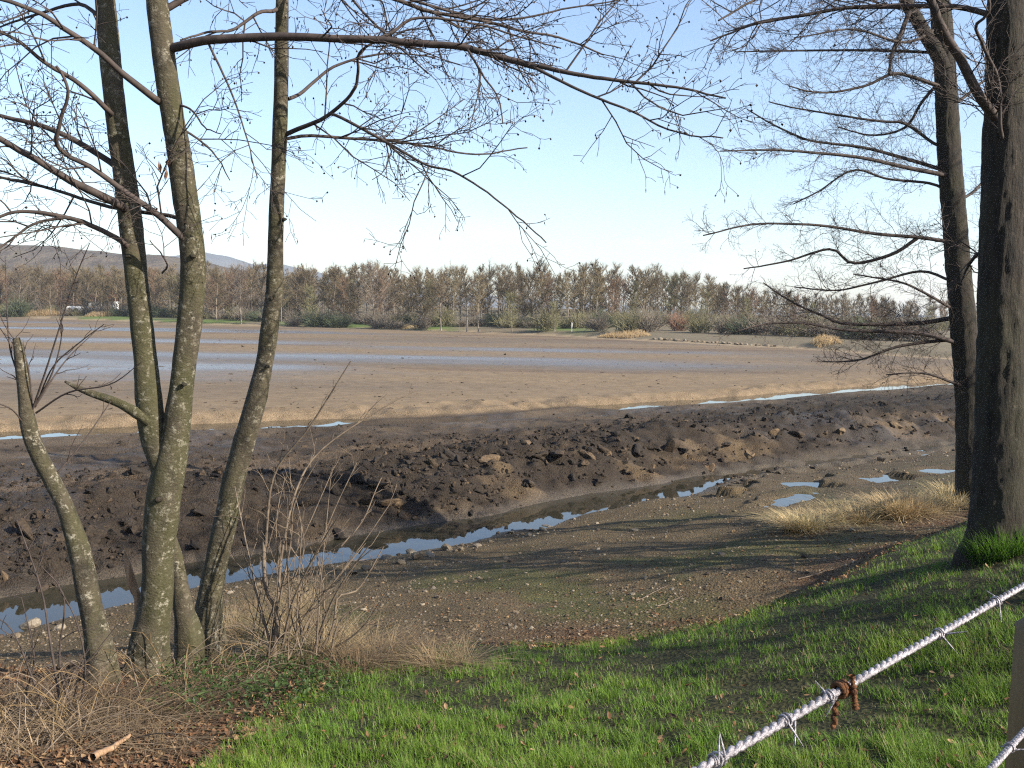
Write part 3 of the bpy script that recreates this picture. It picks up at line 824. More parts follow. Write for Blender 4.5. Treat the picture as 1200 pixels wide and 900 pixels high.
g2 = ground(1139, 590); y2_ = max(g2[1], y1_ + 1.5)
R2T = {'T': (*trunk_mesh('trunk', [(1139, 596, 38), (1138, 560, 33), (1136, 481, 30), (1131, 405, 28), (1125, 336, 27), (1119, 264, 26), (1113, 189, 25), (1107, 75, 23), (1102, 0, 21), (1096, -120, 17), (1094, -260, 11), (1098, -400, 4)], y2_, 48, 200, 0.25, 0.04, True, 25), 'trunk'),
       'L': (*trunk_mesh('fork', [(1108, 80, 16), (1098, 62, 16), (1088, 46, 15), (1074, 22, 14), (1060, -2, 13), (1040, -60, 10), (1030, -160, 4)], y2_ - 0.1, 24, 70, 0, 0.04, True, 27, drop=0.02), 'fork')}
k = y2_
R2B = [
    ('T', [(1113, 207), (1101, 204), (1060, 196), (1011, 185), (946, 178), (894, 176), (844, 178)], k, k - 1.0, 6, 1.5),
    ('T', [(1112, 200), (1101, 198), (1071, 189), (1014, 174), (946, 164), (901, 144), (875, 128)], k, k + 0.8, 5, 1.5),
    ('T', [(1119, 286), (1109, 283), (1075, 278), (1026, 274), (958, 264), (882, 263), (826, 276)], k, k - 0.6, 5, 1.5),
    ('T', [(1075, 279), (1045, 298), (999, 308), (973, 291), (920, 306), (871, 314)], k - .2, k + 0.5, 4.5, 1.5),
    ('T', [(1108, 105), (1098, 100), (1064, 89), (1045, 87), (1011, 102), (962, 110), (924, 102)], k, k - 0.9, 5, 1.5),
    ('L', [(1062, 6), (996, 9), (946, 17), (894, 25), (850, 38)], k - .2, k + 1.2, 5, 1.5),
    ('L', [(1066, 14), (1055, 40), (1046, 60), (1042, 88)], k - .2, k - .5, 6, 3),
    ('T', [(1126, 372), (1113, 373), (1071, 379), (992, 379), (962, 368), (928, 353), (894, 330)], k, k + 1.0, 6, 1.5),
    ('T', [(1130, 405), (1115, 400), (1071, 390), (992, 387), (946, 379), (901, 379), (863, 389)], k, k - 0.8, 6, 1.5),
    ('T', [(1130, 402), (1115, 398), (1052, 406), (1007, 421), (965, 423)], k, k + 0.3, 5, 1.5),
    ('T', [(1132, 453), (1118, 449), (1094, 440), (1071, 436), (1037, 438)], k, k - 0.5, 4, 1.5),
    ('T', [(1124, 364), (1113, 360), (1079, 341), (1052, 330), (1000, 322)], k, k - 0.5, 4, 1.5),
    ('T', [(1112, 175), (1094, 168), (1060, 145), (1030, 142), (950, 130), (900, 120)], k, k + 0.4, 4, 1.5),
    ('T', [(1106, 64), (1098, 62), (1011, 59), (909, 59), (863, 60)], k, k + 0.9, 4, 1.5),
    ('T', [(1112, 225), (1090, 215), (1040, 210), (1000, 200), (960, 225), (930, 240)], k, k + 0.6, 3.5, 1.5),
    ('T', [(1116, 330), (1080, 318), (1030, 330), (980, 340), (930, 335)], k, k + 0.5, 3.5, 1.5),
    ('T', [(1114, 240), (1140, 225), (1165, 200), (1200, 190)], k, k + 0.9, 4, 1.5),
    ('T', [(1122, 310), (1145, 300), (1170, 270), (1210, 260)], k, k + 1.1, 4, 1.5),
    ('T', [(1108, 130), (1135, 110), (1160, 90), (1210, 70)], k, k + 0.9, 4, 1.5),
    ('T', [(1106, 90), (1080, 120), (1060, 150), (1020, 160), (980, 150)], k, k + 1.4, 4, 1.5),
    ('T', [(1104, 30), (1060, 50), (1000, 35), (930, 45)], k, k - 1.2, 4, 1.5),
]
right2, RO2 = near_tree('alder_tree', 'slimmer bare dark tree just behind the thick trunk, sprays of twigs reaching over the mud', (g2[0], g2[1], g2[2]), R2T, R2B, SPRAY, 'bark_rough', 29, cone=0.2, conesize=0.02, up=5)

# trees along the same bank further right, known by the shadows they throw across the grass and beach
def side_tree(x, y, h, label, seed, r=0.16):
    rg = np.random.default_rng(seed); z = tz(x, y)
    t = thing('alder_tree', label, 'tree', (x, y, z), 'bank trees beyond the right edge')
    P = spline(np.array([[x, y, z - 0.3], [x + 0.1, y, z + h * 0.3], [x - 0.15, y + 0.1, z + h * 0.65], [x, y, z + h]]), 40)
    R = np.linspace(r, 0.02, 40)
    T = Tubes(); T.add(P, R, 14); tr = obj('trunk', T.mesh('trunk'), M['bark_rough'], t)
    T = Tubes()
    for _ in range(34):
        i = rg.integers(9, 38); az = rg.uniform(0, 6.28); L = rg.uniform(1.4, 3.2) * (1.2 - i / 60)
        d = np.array([math.cos(az), math.sin(az), rg.uniform(0.1, 0.7)]); q = [P[i]]
        for _k in range(7):
            d = d / np.linalg.norm(d) + rg.normal(0, 0.13, 3); q.append(q[-1] + d / np.linalg.norm(d) * L / 7)
        q = np.array(q); T.add(q, np.linspace(R[i] * 0.5, 0.012, 8), 5); grow(T, q, R[i] * 0.4, 0.008, 0, rg, dict(HIGH, rad=[0.016, 0.009], rmin=0.005), [])
    obj('crown', T.mesh('crown'), M['twig'], t)


for sx_, sy_, sh_, sl_, sd_ in ((12.2, 14.0, 10, 'bare bank tree past the frame whose shadow lies across the pebbly beach', 41), (13.8, 15.6, 11, 'bare bank tree past the frame that shades the shore by the dry tussocks', 43),
                                (15.2, 14.4, 12, 'second bare bank tree past the frame, further along from the thick trunk', 44), (17.0, 17.8, 12, 'farthest bare bank tree past the frame, beyond the puddles', 45), (14.0, 12.6, 11, 'bare bank tree past the frame closest behind the thick trunk', 46)):
    side_tree(sx_, sy_, sh_, sl_, sd_, 0.24)
side_tree(13.0, 3.0, 8, 'bare bank tree past the frame that shades the near grass', 42, 0.13)


# ------------------------------------------------------------------ far shore: woodland
FWX = [-420, -260, -152, -54, -7, 18, 39, 55, 75, 120, 200, 300]
FWY = [400, 345, 316, 254, 226, 214, 226, 240, 250, 262, 268, 270]
HX = [-200, -60, -10, 8, 25, 39, 55, 75, 120, 200]
HH = [14.6, 14.4, 14.0, 13.6, 13.0, 12.4, 11.2, 9.6, 9.0, 8.5]


def proto_tree(h, spread, seed, tint, n1, n2, base=0.3, tw=0.022, narrow=1.0, sides=5):
    """a bare tree: a trunk mesh and a crown mesh of limbs and twigs"""
    rg = np.random.default_rng(seed)
    P = spline(np.array([[0, 0, -0.4], [rg.normal(0, .1), rg.normal(0, .1), h * 0.35], [rg.normal(0, .25), rg.normal(0, .25), h * 0.7], [rg.normal(0, .3), 0, h * 0.93]]), 9)
    r0 = h * 0.0125
    TT = Tubes(); TT.add(P, np.linspace(r0, r0 * 0.2, 9), sides)
    T = Tubes(); tri = []
    for _ in range(n1):
        f = rg.uniform(base, 0.98); i = f * 8; j = int(min(i, 7)); p = P[j] + (P[j + 1] - P[j]) * (i - j)
        az = rg.uniform(0, 6.28)
        L = spread * (0.55 + 0.6 * math.sin(min(1, (1.04 - f) / 0.75) * 1.5708)) * rg.uniform(0.7, 1.2)
        el = rg.uniform(0.1, 0.7) + 0.45 * f
        d = np.array([math.cos(az) * math.cos(el), math.sin(az) * math.cos(el), math.sin(el)]); q = [p]
        for _k in range(3):
            d = d + rg.normal(0, 0.16, 3) + np.array([0, 0, 0.12]); d /= np.linalg.norm(d); q.append(q[-1] + d * L / 3)
        q = np.array(q); T.add(q[[0, 3]] if sides == 3 else q, np.linspace(r0 * 0.32, tw, 2 if sides == 3 else 4), 3)
        for _t in range(n2):
            u = rg.uniform(0.2, 1) * 3; m = int(min(u, 2)); b = q[m] + (q[m + 1] - q[m]) * (u - m)
            e2 = d * 0.6 + rg.normal(0, 0.6, 3) + np.array([0, 0, 0.45]); e2 /= np.linalg.norm(e2)
            l2 = rg.uniform(0.5, 1.5) * (0.6 + spread * 0.12)
            sd_ = np.cross(e2, rg.normal(size=3)); sd_ /= np.linalg.norm(sd_) + 1e-9
            tri += [b - sd_ * tw * 0.95, b + sd_ * tw * 0.95, b + e2 * l2]
    V, Q = T.arrays(); V2, Q2 = TT.arrays()
    TR = np.arange(len(tri)).reshape(-1, 3) + len(V); V = np.vstack([V, np.array(tri)])
    c = np.array(tint) * rg.uniform(0.95, 1.05, 3) * np.array((1.0, 0.98, 0.9))
    return (V2, Q2), (V, Q, TR), c


KINDS = [  # name, height, spread, tint, branches, twigs, base, narrow, label, category
    ('bare_tree', 1.0, 2.6, (0.153, 0.122, 0.081), 56, 9, 0.34, 1.3, 'slender bare grey-brown tree packed in the far shore wood', ),
    ('bare_tree', 1.04, 2.5, (0.148, 0.122, 0.082), 54, 9, 0.4, 1.5, 'tall narrow bare tree with pale trunk in the far wood'),
    ('bare_tree', 0.95, 3.6, (0.111, 0.089, 0.057), 62, 10, 0.2, 0.9, 'broad rounded bare tree standing in front of the far wood'),
    ('bare_tree', 0.9, 3.0, (0.158, 0.113, 0.074), 58, 9, 0.16, 1.1, 'bare tree with reddish-brown twigs at the far wood edge'),
    ('bare_tree', 0.8, 2.8, (0.185, 0.175, 0.09), 56, 9, 0.14, 1.0, 'bare tree with yellowish-green budding crown on the far shore'),
    ('bare_tree', 1.0, 4.4, (0.15, 0.125, 0.1), 54, 11, 0.32, 0.8, 'wide-crowned oak-like bare tree on the far grass strip'),
]
PROTO = []
for k, K in enumerate(KINDS):
    (a, b), (c, d, d3), t = proto_tree(14.0 * K[1] * 0.97, K[2] * 1.15, 100 + k, K[3], K[4], K[5] * 3, K[6], 0.026, K[7])
    PROTO.append((mesh('far_trunk', a, b), mesh('far_crown', c, d, d3, col=np.repeat(t[None], len(c), 0))))
    PROTO[-1][0].materials.append(M['far_bark']); PROTO[-1][1].materials.append(M['far_twig'])

rf = np.random.default_rng(77)
GROUPS = ['slender trees of the far wood', 'pale-trunked trees of the far wood', 'rounded trees before the far wood', 'reddish trees of the far wood', 'budding trees of the far shore', 'oak-like trees of the far grass strip']


def stretch(x, y):
    px = 600 + F * x / y
    return ('left of the alder stems' if px < 130 else 'seen between the alder stems' if px < 340 else 'left of centre' if px < 560
            else 'right of centre' if px < 800 else 'towards the right-hand trees')


def far_tree(kind, x, y, s):
    K = KINDS[kind]; z = tz(x, y)
    t = thing(K[0], K[8] + ', ' + stretch(x, y), 'tree', (x, y, z), GROUPS[kind] + ' ' + stretch(x, y))
    az = rf.uniform(0, 6.28)
    for nm, me in (('trunk', PROTO[kind][0]), ('crown', PROTO[kind][1])):
        o = bpy.data.objects.new(nm, me); SC.collection.objects.link(o); o.parent = t
    t.rotation_euler = (rf.normal(0, 0.02), rf.normal(0, 0.02), az)
    t.scale = (s * rf.uniform(0.85, 1.15), s * rf.uniform(0.85, 1.15), s)


NT = 0
x = -178.0
while x < 128:
    hx = np.interp(x, HX, HH); yw = np.interp(x, FWX, FWY)
    kind = int(rf.choice([0, 1, 2, 3, 4], p=[.34, .3, .1, .16, .1])) if x > -5 else int(rf.choice([0, 1, 2, 3, 4], p=[.28, .12, .26, .2, .14]))
    far_tree(kind, x, yw + rf.uniform(0, 12), hx / 14.0 * rf.uniform(0.82, 1.06))
    x += rf.uniform(1.2, 2.6) if x < 60 else rf.uniform(2, 4); NT += 1
# single trees standing in front on the grass strip
for px, yb, kd, s in ((283, 250, 5, 1.0), (254, 262, 2, .95), (438, 228, 5, 1.02), (492, 222, 2, .9), (517, 219, 1, .95), (547, 214, 1, .97), (561, 212, 0, .92), (600, 209, 4, .75), (365, 240, 4, .85), (60, 300, 2, .9), (22, 305, 5, 1.0), (650, 203, 4, .55), (212, 280, 2, .9), (330, 246, 0, .9), (112, 296, 2, .8), (129, 298, 0, .85), (120, 300, 4, .6)):
    d = ray(px, 380); far_tree(kd, d.x / d.y * yb, yb, s)

# the wood behind, which reads as one mass
VV, QQ, TT_, CC, off = [], [], [], [], 0
simple = [proto_tree(14, sp, 200 + k, tt, 24, 25, 0.1, 0.058, 1.2, 3) for k, (sp, tt) in enumerate([(2.6, (0.153, 0.122, 0.081)), (2.3, (0.140, 0.115, 0.079)), (3.4, (0.111, 0.089, 0.057)), (2.8, (0.133, 0.096, 0.061))])]
for _ in range(580):
    x = rf.uniform(-230, 175); y = np.interp(x, FWX, FWY) + 13 + rf.uniform(0, 1) ** 1.3 * 60
    s = np.interp(x, HX, HH) / 14 * rf.uniform(0.85, 1.12) * 0.92
    (a, b), (c, d, d3), t = simple[rf.integers(0, 4)]; TT_.append(d3 + off + len(a))
    an = rf.uniform(0, 6.28); Rm = np.array([[math.cos(an), -math.sin(an), 0], [math.sin(an), math.cos(an), 0], [0, 0, 1]])
    base = np.array([x, y, tz(x, y)])
    for v, q, cc in ((a, b, np.array((0.15, 0.125, 0.1))), (c, d, t)):
        VV.append(v @ Rm.T * s + base); QQ.append(q + off); off += len(v); CC.append(np.repeat((cc * rf.uniform(0.85, 1.15))[None], len(v), 0))
obj('woodland', mesh('woodland', np.concatenate(VV), np.concatenate(QQ), np.concatenate(TT_), col=np.concatenate(CC)), M['far_twig'], kind='stuff',
    label='dense grey-brown winter wood behind the far shore trees', category='woodland')


# shrubs and undergrowth at the wood's foot
def proto_shrub(seed, tint, n=260):
    rg = np.random.default_rng(seed); T = Tubes()
    for _ in range(n):
        az = rg.uniform(0, 6.28); rr = rg.uniform(0, 0.7) ** 0.8; L = rg.uniform(0.5, 1.0)
        b = np.array([math.cos(az) * rr * 0.8 + 0.25 * math.sin(az * 3 + seed), math.sin(az) * rr * 0.8, rg.uniform(0, 0.35)])
        L *= 0.55 + 0.6 * abs(math.sin(az * 1.5 + seed)); d = np.array([math.cos(az) * rr, math.sin(az) * rr, rg.uniform(0.5, 1.1)]) + rg.normal(0, 0.4, 3); d /= np.linalg.norm(d)
        m = b + d * L * 0.5; T.add(np.array([b, m, m + (d + rg.normal(0, .4, 3)) * L * 0.45]), np.array([0.016, 0.012, 0.007]), 3)
    V, Q = T.arrays()
    return mesh('shrub', V, Q, col=np.repeat(np.array(tint)[None], len(V), 0))


SH = [(proto_shrub(301, (0.15, 0.125, 0.095)), 'low brown bare shrub at the foot of the far wood', 'brown shrubs along the far wood'),
      (proto_shrub(302, (0.16, 0.145, 0.075)), 'yellowish-green budding shrub at the foot of the far wood', 'budding shrubs along the far wood'),
      (proto_shrub(303, (0.07, 0.085, 0.045), 420), 'dark evergreen shrub at the foot of the far wood', 'evergreen shrubs along the far wood'),
      (proto_shrub(304, (0.17, 0.095, 0.06)), 'rusty red-brown shrub before the far wood', None)]
for m_, *_r in SH: m_.materials.append(M['far_twig'])


def far_shrub(kind, x, y, s, h):
    me, lab, grp = SH[kind]
    o = bpy.data.objects.new('shrub', me); SC.collection.objects.link(o)
    o.location = (x, y, tz(x, y) - 0.1); o.rotation_euler.z = rf.uniform(0, 6.28); o.scale = (s, s, h)
    o['label'] = lab + (', ' + stretch(x, y) if grp else ''); o['category'] = 'shrub'
    if grp: o['group'] = grp + ' ' + stretch(x, y)


x = -170
while x < 128:
    yw = np.interp(x, FWX, FWY)
    s = rf.uniform(1.8, 3.2)
    far_shrub(int(rf.choice([0, 1, 2], p=[.5, .3, .2])), x, yw - rf.uniform(-3, 4), s, s * rf.uniform(0.8, 1.3))
    x += rf.uniform(1.5, 4.0)
for px, y, kd, s, h in ((372, 236, 2, 4.2, 3.4), (395, 234, 2, 3.8, 3.0), (345, 240, 0, 3, 2.5), (795, 195, 3, 2.6, 3.4), (640, 205, 1, 3, 4.5), (735, 190, 1, 3.5, 4.2), (820, 185, 1, 3, 3.4), (760, 190, 0, 3.2, 3.6),
                        (700, 198, 0, 3.2, 3.6), (850, 182, 0, 3.2, 3.2), (870, 178, 2, 3, 2.8), (890, 176, 0, 3.4, 3.2), (915, 172, 0, 3.4, 3), (940, 168, 1, 3.2, 2.6), (965, 165, 0, 3.4, 3), (990, 160, 0, 3.4, 3), (1015, 156, 2, 3.4, 2.8), (1045, 152, 0, 3.4, 3), (1080, 148, 0, 3.4, 3),
                        (22, 300, 2, 4, 5.5), (12, 300, 2, 3.5, 3), (445, 228, 0, 3.4, 2.2), (465, 226, 0, 3, 1.8), (495, 222, 0, 2.6, 3.0)):
    d = ray(px, 380); far_shrub(kd, d.x / d.y * y, y, s, h)

# reed beds and stones on the far edge
rr_ = np.random.default_rng(88)
REEDS = [(12, 82, 301, 2.3, 'wide bed of straw-coloured reeds on the far left shore'), (100, 140, 293, 2.2, 'smaller straw reed bed below the white house'), (705, 762, 181, 1.5, 'pale reed clump on the far shore at the middle of the wood'),
         (955, 985, 147, 1.5, 'small tan reed clump on the far shore near the twig sprays'), (440, 500, 226, 0.7, 'low tawny reed fringe on the far bank')]
for p0, p1, y, h, lab in REEDS:
    n = int((p1 - p0) * 22); d0, d1 = ray(p0, 380), ray(p1, 380)
    X = rr_.uniform(d0.x / d0.y, d1.x / d1.y, n) * y; Y = y + rr_.uniform(-2, 3, n)
    Y = np.maximum(Y, np.interp(X, _SX, _SY) - 0.5 + rr_.uniform(0, 3, n)); Z = terrain(X, Y)
    T = Tubes()
    u = (X - X.min()) / (X.max() - X.min()); env = np.sqrt(np.clip(np.sin(u * np.pi), 0.05, 1)) * (0.8 + 0.2 * noise(X, Y, 2, 5))
    hh = h * env * rr_.uniform(0.6, 1.1, n); ln = rr_.normal(0, 0.18, (n, 2))
    for i in range(n):
        b = np.array([X[i], Y[i], Z[i] - 0.05]); T.add(np.array([b, b + np.array([ln[i, 0] * hh[i], ln[i, 1] * hh[i], hh[i]])]), np.array([0.02, 0.012]), 3)
    V, Q = T.arrays(); c = np.array((0.42, 0.3, 0.16)) * rr_.uniform(0.75, 1.2, (n, 1)); 
    obj('reed_bed', mesh('reed_bed', V, Q, col=np.repeat(c, 6, 0)), M['reed'], kind='stuff', label=lab, category='reeds')

STONES = [lump(1, 400 + k, 0.3, 0.7) for k in range(6)]
SM = []
for k, (v, f) in enumerate(STONES):
    c = np.array([(0.15, 0.12, 0.085), (0.1, 0.085, 0.063), (0.19, 0.155, 0.11), (0.1, 0.076, 0.05), (0.15, 0.115, 0.072), (0.075, 0.062, 0.047)][k])
    me = mesh('stone', v, tris=f, smooth=False, col=np.repeat(c[None], len(v), 0)); me.materials.append(M['stone']); SM.append(me)


def stone(x, y, s, label, group, name='stone', k=None, sink=0.25, cat='stone'):
    k = rr_.integers(0, 6) if k is None else k
    o = bpy.data.objects.new(name, SM[k]); SC.collection.objects.link(o)
    o.location = (x, y, tz(x, y) + s * (0.5 - sink) * 0.7); o.rotation_euler = (rr_.normal(0, .2), rr_.normal(0, .2), rr_.uniform(0, 6.28))
    o.scale = (s * rr_.uniform(0.8, 1.3), s * rr_.uniform(0.7, 1.1), s * rr_.uniform(0.6, 1))
    o['label'] = label; o['category'] = cat
    if group: o['group'] = group
    return o


for i in range(26):
    px = 768 + i * 5.6 + rr_.normal(0, 1); d = ray(px, 405); xx = None
    for y in np.linspace(110, 230, 400):
        if y > np.interp(d.x / d.y * y, _SX, _SY) + 0.6: break
    stone(d.x / d.y * y, y, rr_.uniform(0.25, 0.5), 'pale rough stone in the row edging the far shore', 'stones edging the far shore', k=int(rr_.choice([0, 2, 4])), sink=0.1)

# ------------------------------------------------------------------ house and caravan among the trees, far left
M['plaster'] = mat_noise('white_plaster', [(0.3, (0.7, 0.69, 0.66)), (0.7, (0.82, 0.81, 0.79))], 2, 4, 0.9)
M['rooftile'] = mat_noise('orange_roof', [(0.3, (0.14, 0.075, 0.05)), (0.7, (0.22, 0.11, 0.07))], 3, 4, 0.9)
M['pane'] = mat_noise('dark_pane', [(0.3, (0.02, 0.025, 0.03)), (0.7, (0.04, 0.05, 0.06))], 1, 2, 0.1)
M['wood'] = mat_noise('weathered_wood', [(0.3, (0.1, 0.064, 0.028)), (0.7, (0.22, 0.15, 0.072))], 6, 6, 0.85, 0.003, 30, (6, 6, 0.6), objc=True)


def boxm(name, c, s):
    x, y, z = c; a, b, d = s[0] / 2, s[1] / 2, s[2] / 2
    V = [(x + i * a, y + j * b, z + k_ * d) for k_ in (-1, 1) for j in (-1, 1) for i in (-1, 1)]
    return mesh(name, V, [(0, 2, 3, 1), (4, 5, 7, 6), (0, 1, 5, 4), (2, 6, 7, 3), (0, 4, 6, 2), (1, 3, 7, 5)], smooth=False)


hp = at(122, 366, 312.0); hz = tz(hp[0], hp[1])
hs = thing('house', 'small white house with orange tiled roof among the trees on the far left shore', 'house', (hp[0], hp[1], hz))
obj('wall', boxm('wall', (hp[0], hp[1], hz + 1.9), (7.4, 5, 4.0)), M['plaster'], hs)
rv = [(hp[0] + i * 4.0, hp[1] + j, hz + k_) for i in (-1, 1) for j, k_ in ((-2.9, 3.8), (0, 6.0), (2.9, 3.8), (2.9, 3.95), (0, 6.2), (-2.9, 3.95))]
roof = obj('roof', mesh('roof', rv, [(0, 1, 7, 6), (1, 2, 8, 7), (5, 4, 10, 11), (4, 3, 9, 10), (0, 6, 11, 5), (2, 3, 9, 8), (0, 5, 4, 1), (1, 4, 3, 2), (6, 7, 10, 11), (7, 8, 9, 10)], smooth=False), M['rooftile'], hs)
obj('chimney', boxm('chimney', (hp[0] + 2, hp[1] + 0.6, hz + 6.3), (0.6, 0.6, 1.4)), M['rooftile'], roof)
for dx in (-2.3, 0.2, 2.5):
    w = obj('window', boxm('window', (hp[0] + dx, hp[1] - 2.53, hz + 2.3), (1.1, 0.12, 1.3)), M['plaster'], hs)
    obj('pane', boxm('pane', (hp[0] + dx, hp[1] - 2.6, hz + 2.3), (0.9, 0.05, 1.1)), M['pane'], w)
cp = at(88, 368, 308.0); cz = tz(cp[0], cp[1])
cv = thing('caravan', 'white touring caravan parked under the trees left of the white house', 'caravan', (cp[0], cp[1], cz))
prof = [(-2.3, .45), (-2.4, 1.2), (-2.1, 2.3), (-1.7, 2.5), (1.8, 2.5), (2.2, 2.2), (2.4, 1.1), (2.2, .45)]
V = [(cp[0] + a, cp[1] + j, cz + b) for j in (-1.05, 1.05) for a, b in prof]; m = len(prof)
obj('body', mesh('body', V, [(i, (i + 1) % m, (i + 1) % m + m, i + m) for i in range(m)], [(0, i + 1, i) for i in range(1, m - 1)] + [(m, m + i, m + i + 1) for i in range(1, m - 1)], smooth=False), M['plaster'], cv)
for dx in (-1.2, 0.8):
    obj('window', boxm('window', (cp[0] + dx, cp[1] - 1.07, cz + 1.65), (1.1, 0.05, 0.6)), M['pane'], cv)
a = np.linspace(0, 2 * np.pi, 15)[:-1]
for dy in (-0.95, 0.95):
    V = [(cp[0] + 0.3 * math.cos(t), cp[1] + dy + e_, cz + 0.32 + 0.3 * math.sin(t)) for e_ in (-.09, .09) for t in a]
    obj('wheel', mesh('wheel', V, [(i, (i + 1) % 14, (i + 1) % 14 + 14, i + 14) for i in range(14)], [(0, i, i + 1) for i in range(1, 13)] + [(14, 14 + i + 1, 14 + i) for i in range(1, 13)]), M['pane'], cv)
sp = at(670, 388, 200.0); sz = tz(sp[0], sp[1])
T = Tubes(); T.add(np.array([[sp[0], sp[1], sz - .2], [sp[0], sp[1], sz + 1.6], [sp[0], sp[1], sz + 1.9]]), np.array([0.09, 0.09, 0.03]), 8)
o = obj('marker_post', T.mesh('marker_post'), M['plaster'], label='small pale post standing on the far grass strip', category='post')


# ------------------------------------------------------------------ foreground turf
def blades(n, X, Y, Z, h, w, lean, az, colr, bend=0.5, segs=2):
    """curved grass blades: arrays of per-blade values -> one mesh"""
    f = np.stack([np.cos(az), np.sin(az)], -1); sd = np.stack([-f[:, 1], f[:, 0]], -1)
    V = []
    for k in range(segs + 1):
        t = k / segs
        ln = lean * t + bend * lean * t * t
        c = np.stack([X + f[:, 0] * h * ln, Y + f[:, 1] * h * ln, Z + h * t * np.sqrt(np.clip(1 - (lean * t * 0.6) ** 2, 0.15, 1))], -1)
        if k < segs:
            ww = (w * (1 - 0.45 * t))[:, None] * sd
            V += [c + np.c_[ww, np.zeros(n)], c - np.c_[ww, np.zeros(n)]]
        else: V.append(c)
    nv = 2 * segs + 1
    V = np.stack(V, 1).reshape(-1, 3); b = (np.arange(n) * nv)[:, None]
    q = np.concatenate([b + np.array([2 * k, 2 * k + 1, 2 * k + 3, 2 * k + 2]) for k in range(segs - 1)]) if segs > 1 else None
    t = b + np.array([2 * segs - 2, 2 * segs - 1, 2 * segs])
    return V, q, t, np.repeat(colr, nv, 0)


rgz = np.random.default_rng(55)
N = 900000
Y = 1 / rgz.uniform(1 / 17, 1 / 3.6, N); X = rgz.uniform(-1, 1, N) * (1.2 + 0.6 * Y)
_, _, _, E_ = fields(X, Y)
q1 = fbm(X, Y, 2.5, 4, 61); q2 = fbm(X, Y, 0.6, 3, 62)
mask = (E_ < 0.15 + 0.3 * q1) & (X + 0.35 * q1 + 0.12 * q2 - 0.05 * (Y - 6) > -1.5)
clump = fbm(X, Y, 0.16, 2, 65); big = fbm(X, Y, 1.1, 3, 66)
thin = sstep(2.2, 4.2, X) * sstep(-2.0, 0.0, E_)                       # thin mossy turf toward the mound
keep = mask & (rgz.random(N) < np.clip(0.45 + 0.9 * clump + 0.4 * big, 0.04, 1) * (1 - 0.35 * thin))
X, Y, clump, big, thin = X[keep][:150000], Y[keep][:150000], clump[keep][:150000], big[keep][:150000], thin[keep][:150000]
n = len(X); Z = terrain(X, Y) - 0.008
h = (0.046 + 0.034 * clump + 0.03 * big) * rgz.uniform(0.55, 1.5, n) * (1 - 0.45 * thin) * (0.9 + 0.02 * Y)
h = np.clip(h, 0.018, 0.2)
c = np.array((0.115, 0.21, 0.021))[None] * (1 + 0.5 * (rgz.random((n, 1)) - 0.5)) + np.array((0.09, 0.07, 0.01)) * np.clip(big + 0.3 * rgz.normal(size=n), 0, 1)[:, None]
straw = rgz.random(n) < 0.09 + 0.1 * (big < -0.15)
c[straw] = np.array((0.26, 0.2, 0.1)) * rgz.uniform(0.6, 1.2, (straw.sum(), 1))
V, q, t, cc = blades(n, X, Y, Z, h, rgz.uniform(0.0012, 0.0026, n) * (0.75 + 0.05 * Y), np.abs(rgz.normal(0.45, 0.4, n)), rgz.uniform(0, 6.28, n), c)
obj('grass', mesh('grass', V, q, t, col=cc), M['grass'], kind='stuff', label='short green spring grass on the near bank', category='grass')


# a thick green tuft at the foot of the thick trunk
def tuft(cx, cy, r, n, hh, colr, spread, seed, w=0.003, segs=3):
    rg = np.random.default_rng(seed)
    a_ = rg.uniform(0, 6.28, n); rad = r * np.sqrt(rg.random(n))
    X, Y = cx + rad * np.cos(a_), cy + rad * np.sin(a_); Z = terrain(X, Y) - 0.01
    c_ = np.array(colr)[None] * rg.uniform(0.65, 1.25, (n, 1))
    return blades(n, X, Y, Z, hh * rg.uniform(0.5, 1.15, n), np.full(n, w) * rg.uniform(0.6, 1.3, n), np.abs(rg.normal(spread, spread * 0.6, n)), a_ + rg.normal(0, 0.7, n), c_, 0.8, segs)


gt = ground(1166, 648)
V, q, t, cc = tuft(gt[0], gt[1] - 0.18, 0.3, 1500, 0.3, (0.1, 0.19, 0.026), 0.45, 61, 0.0035)
obj('grass_tuft', mesh('grass_tuft', V, q, t, col=cc), M['grass'], label='tall lush green grass tuft at the foot of the thick trunk', category='grass tuft')


# ------------------------------------------------------------------ loose ground: pebbles, clods, leaves
rg = np.random.default_rng(66)
PEB = [lump(0, 500 + k, 0.3, 0.65, 3) for k in range(6)]


def spread(n, ylo, yhi, cond, power=1.0):
    Y = 1 / rg.uniform(1 / yhi, 1 / ylo, n); X = rg.uniform(-1, 1, n) * (1.5 + 0.56 * Y)
    F_ = fields(X, Y); k = cond(X, Y, *F_)
    return X[k], Y[k]


X, Y = spread(60000, 8, 45, lambda x, y, dd, dc, ds, e: (e > 0.35) & (dd < -0.7))
w = np.clip(0.35 + 0.5 * fbm(X, Y, 1.6, 3, 68) + 0.5 * sstep(-4.5, -1.0, fields(X, Y)[0]), 0.1, 1)
k = rg.random(len(X)) < w; X, Y = X[k][:11500], Y[k][:11500]; n = len(X)
s = rg.lognormal(-4.05, 0.45, n) * (0.55 + 0.028 * Y); s = np.clip(s, 0.006, 0.09)
pal = np.array([(0.2, 0.155, 0.1), (0.17, 0.125, 0.075), (0.27, 0.22, 0.155), (0.11, 0.08, 0.05), (0.14, 0.115, 0.085), (0.085, 0.058, 0.036), (0.2, 0.135, 0.07)])
obj('gravel', scatter('gravel', PEB, np.stack([X, Y, terrain(X, Y) + s * 0.15], -1), s, rg.uniform(0, 6.28, n), pal[rg.integers(0, 7, n)] * rg.uniform(0.45, 1.0, (n, 1)), 0.3, seed=1), M['stone'],
    kind='stuff', label='fine pebbles strewn over the drained shore', category='gravel')

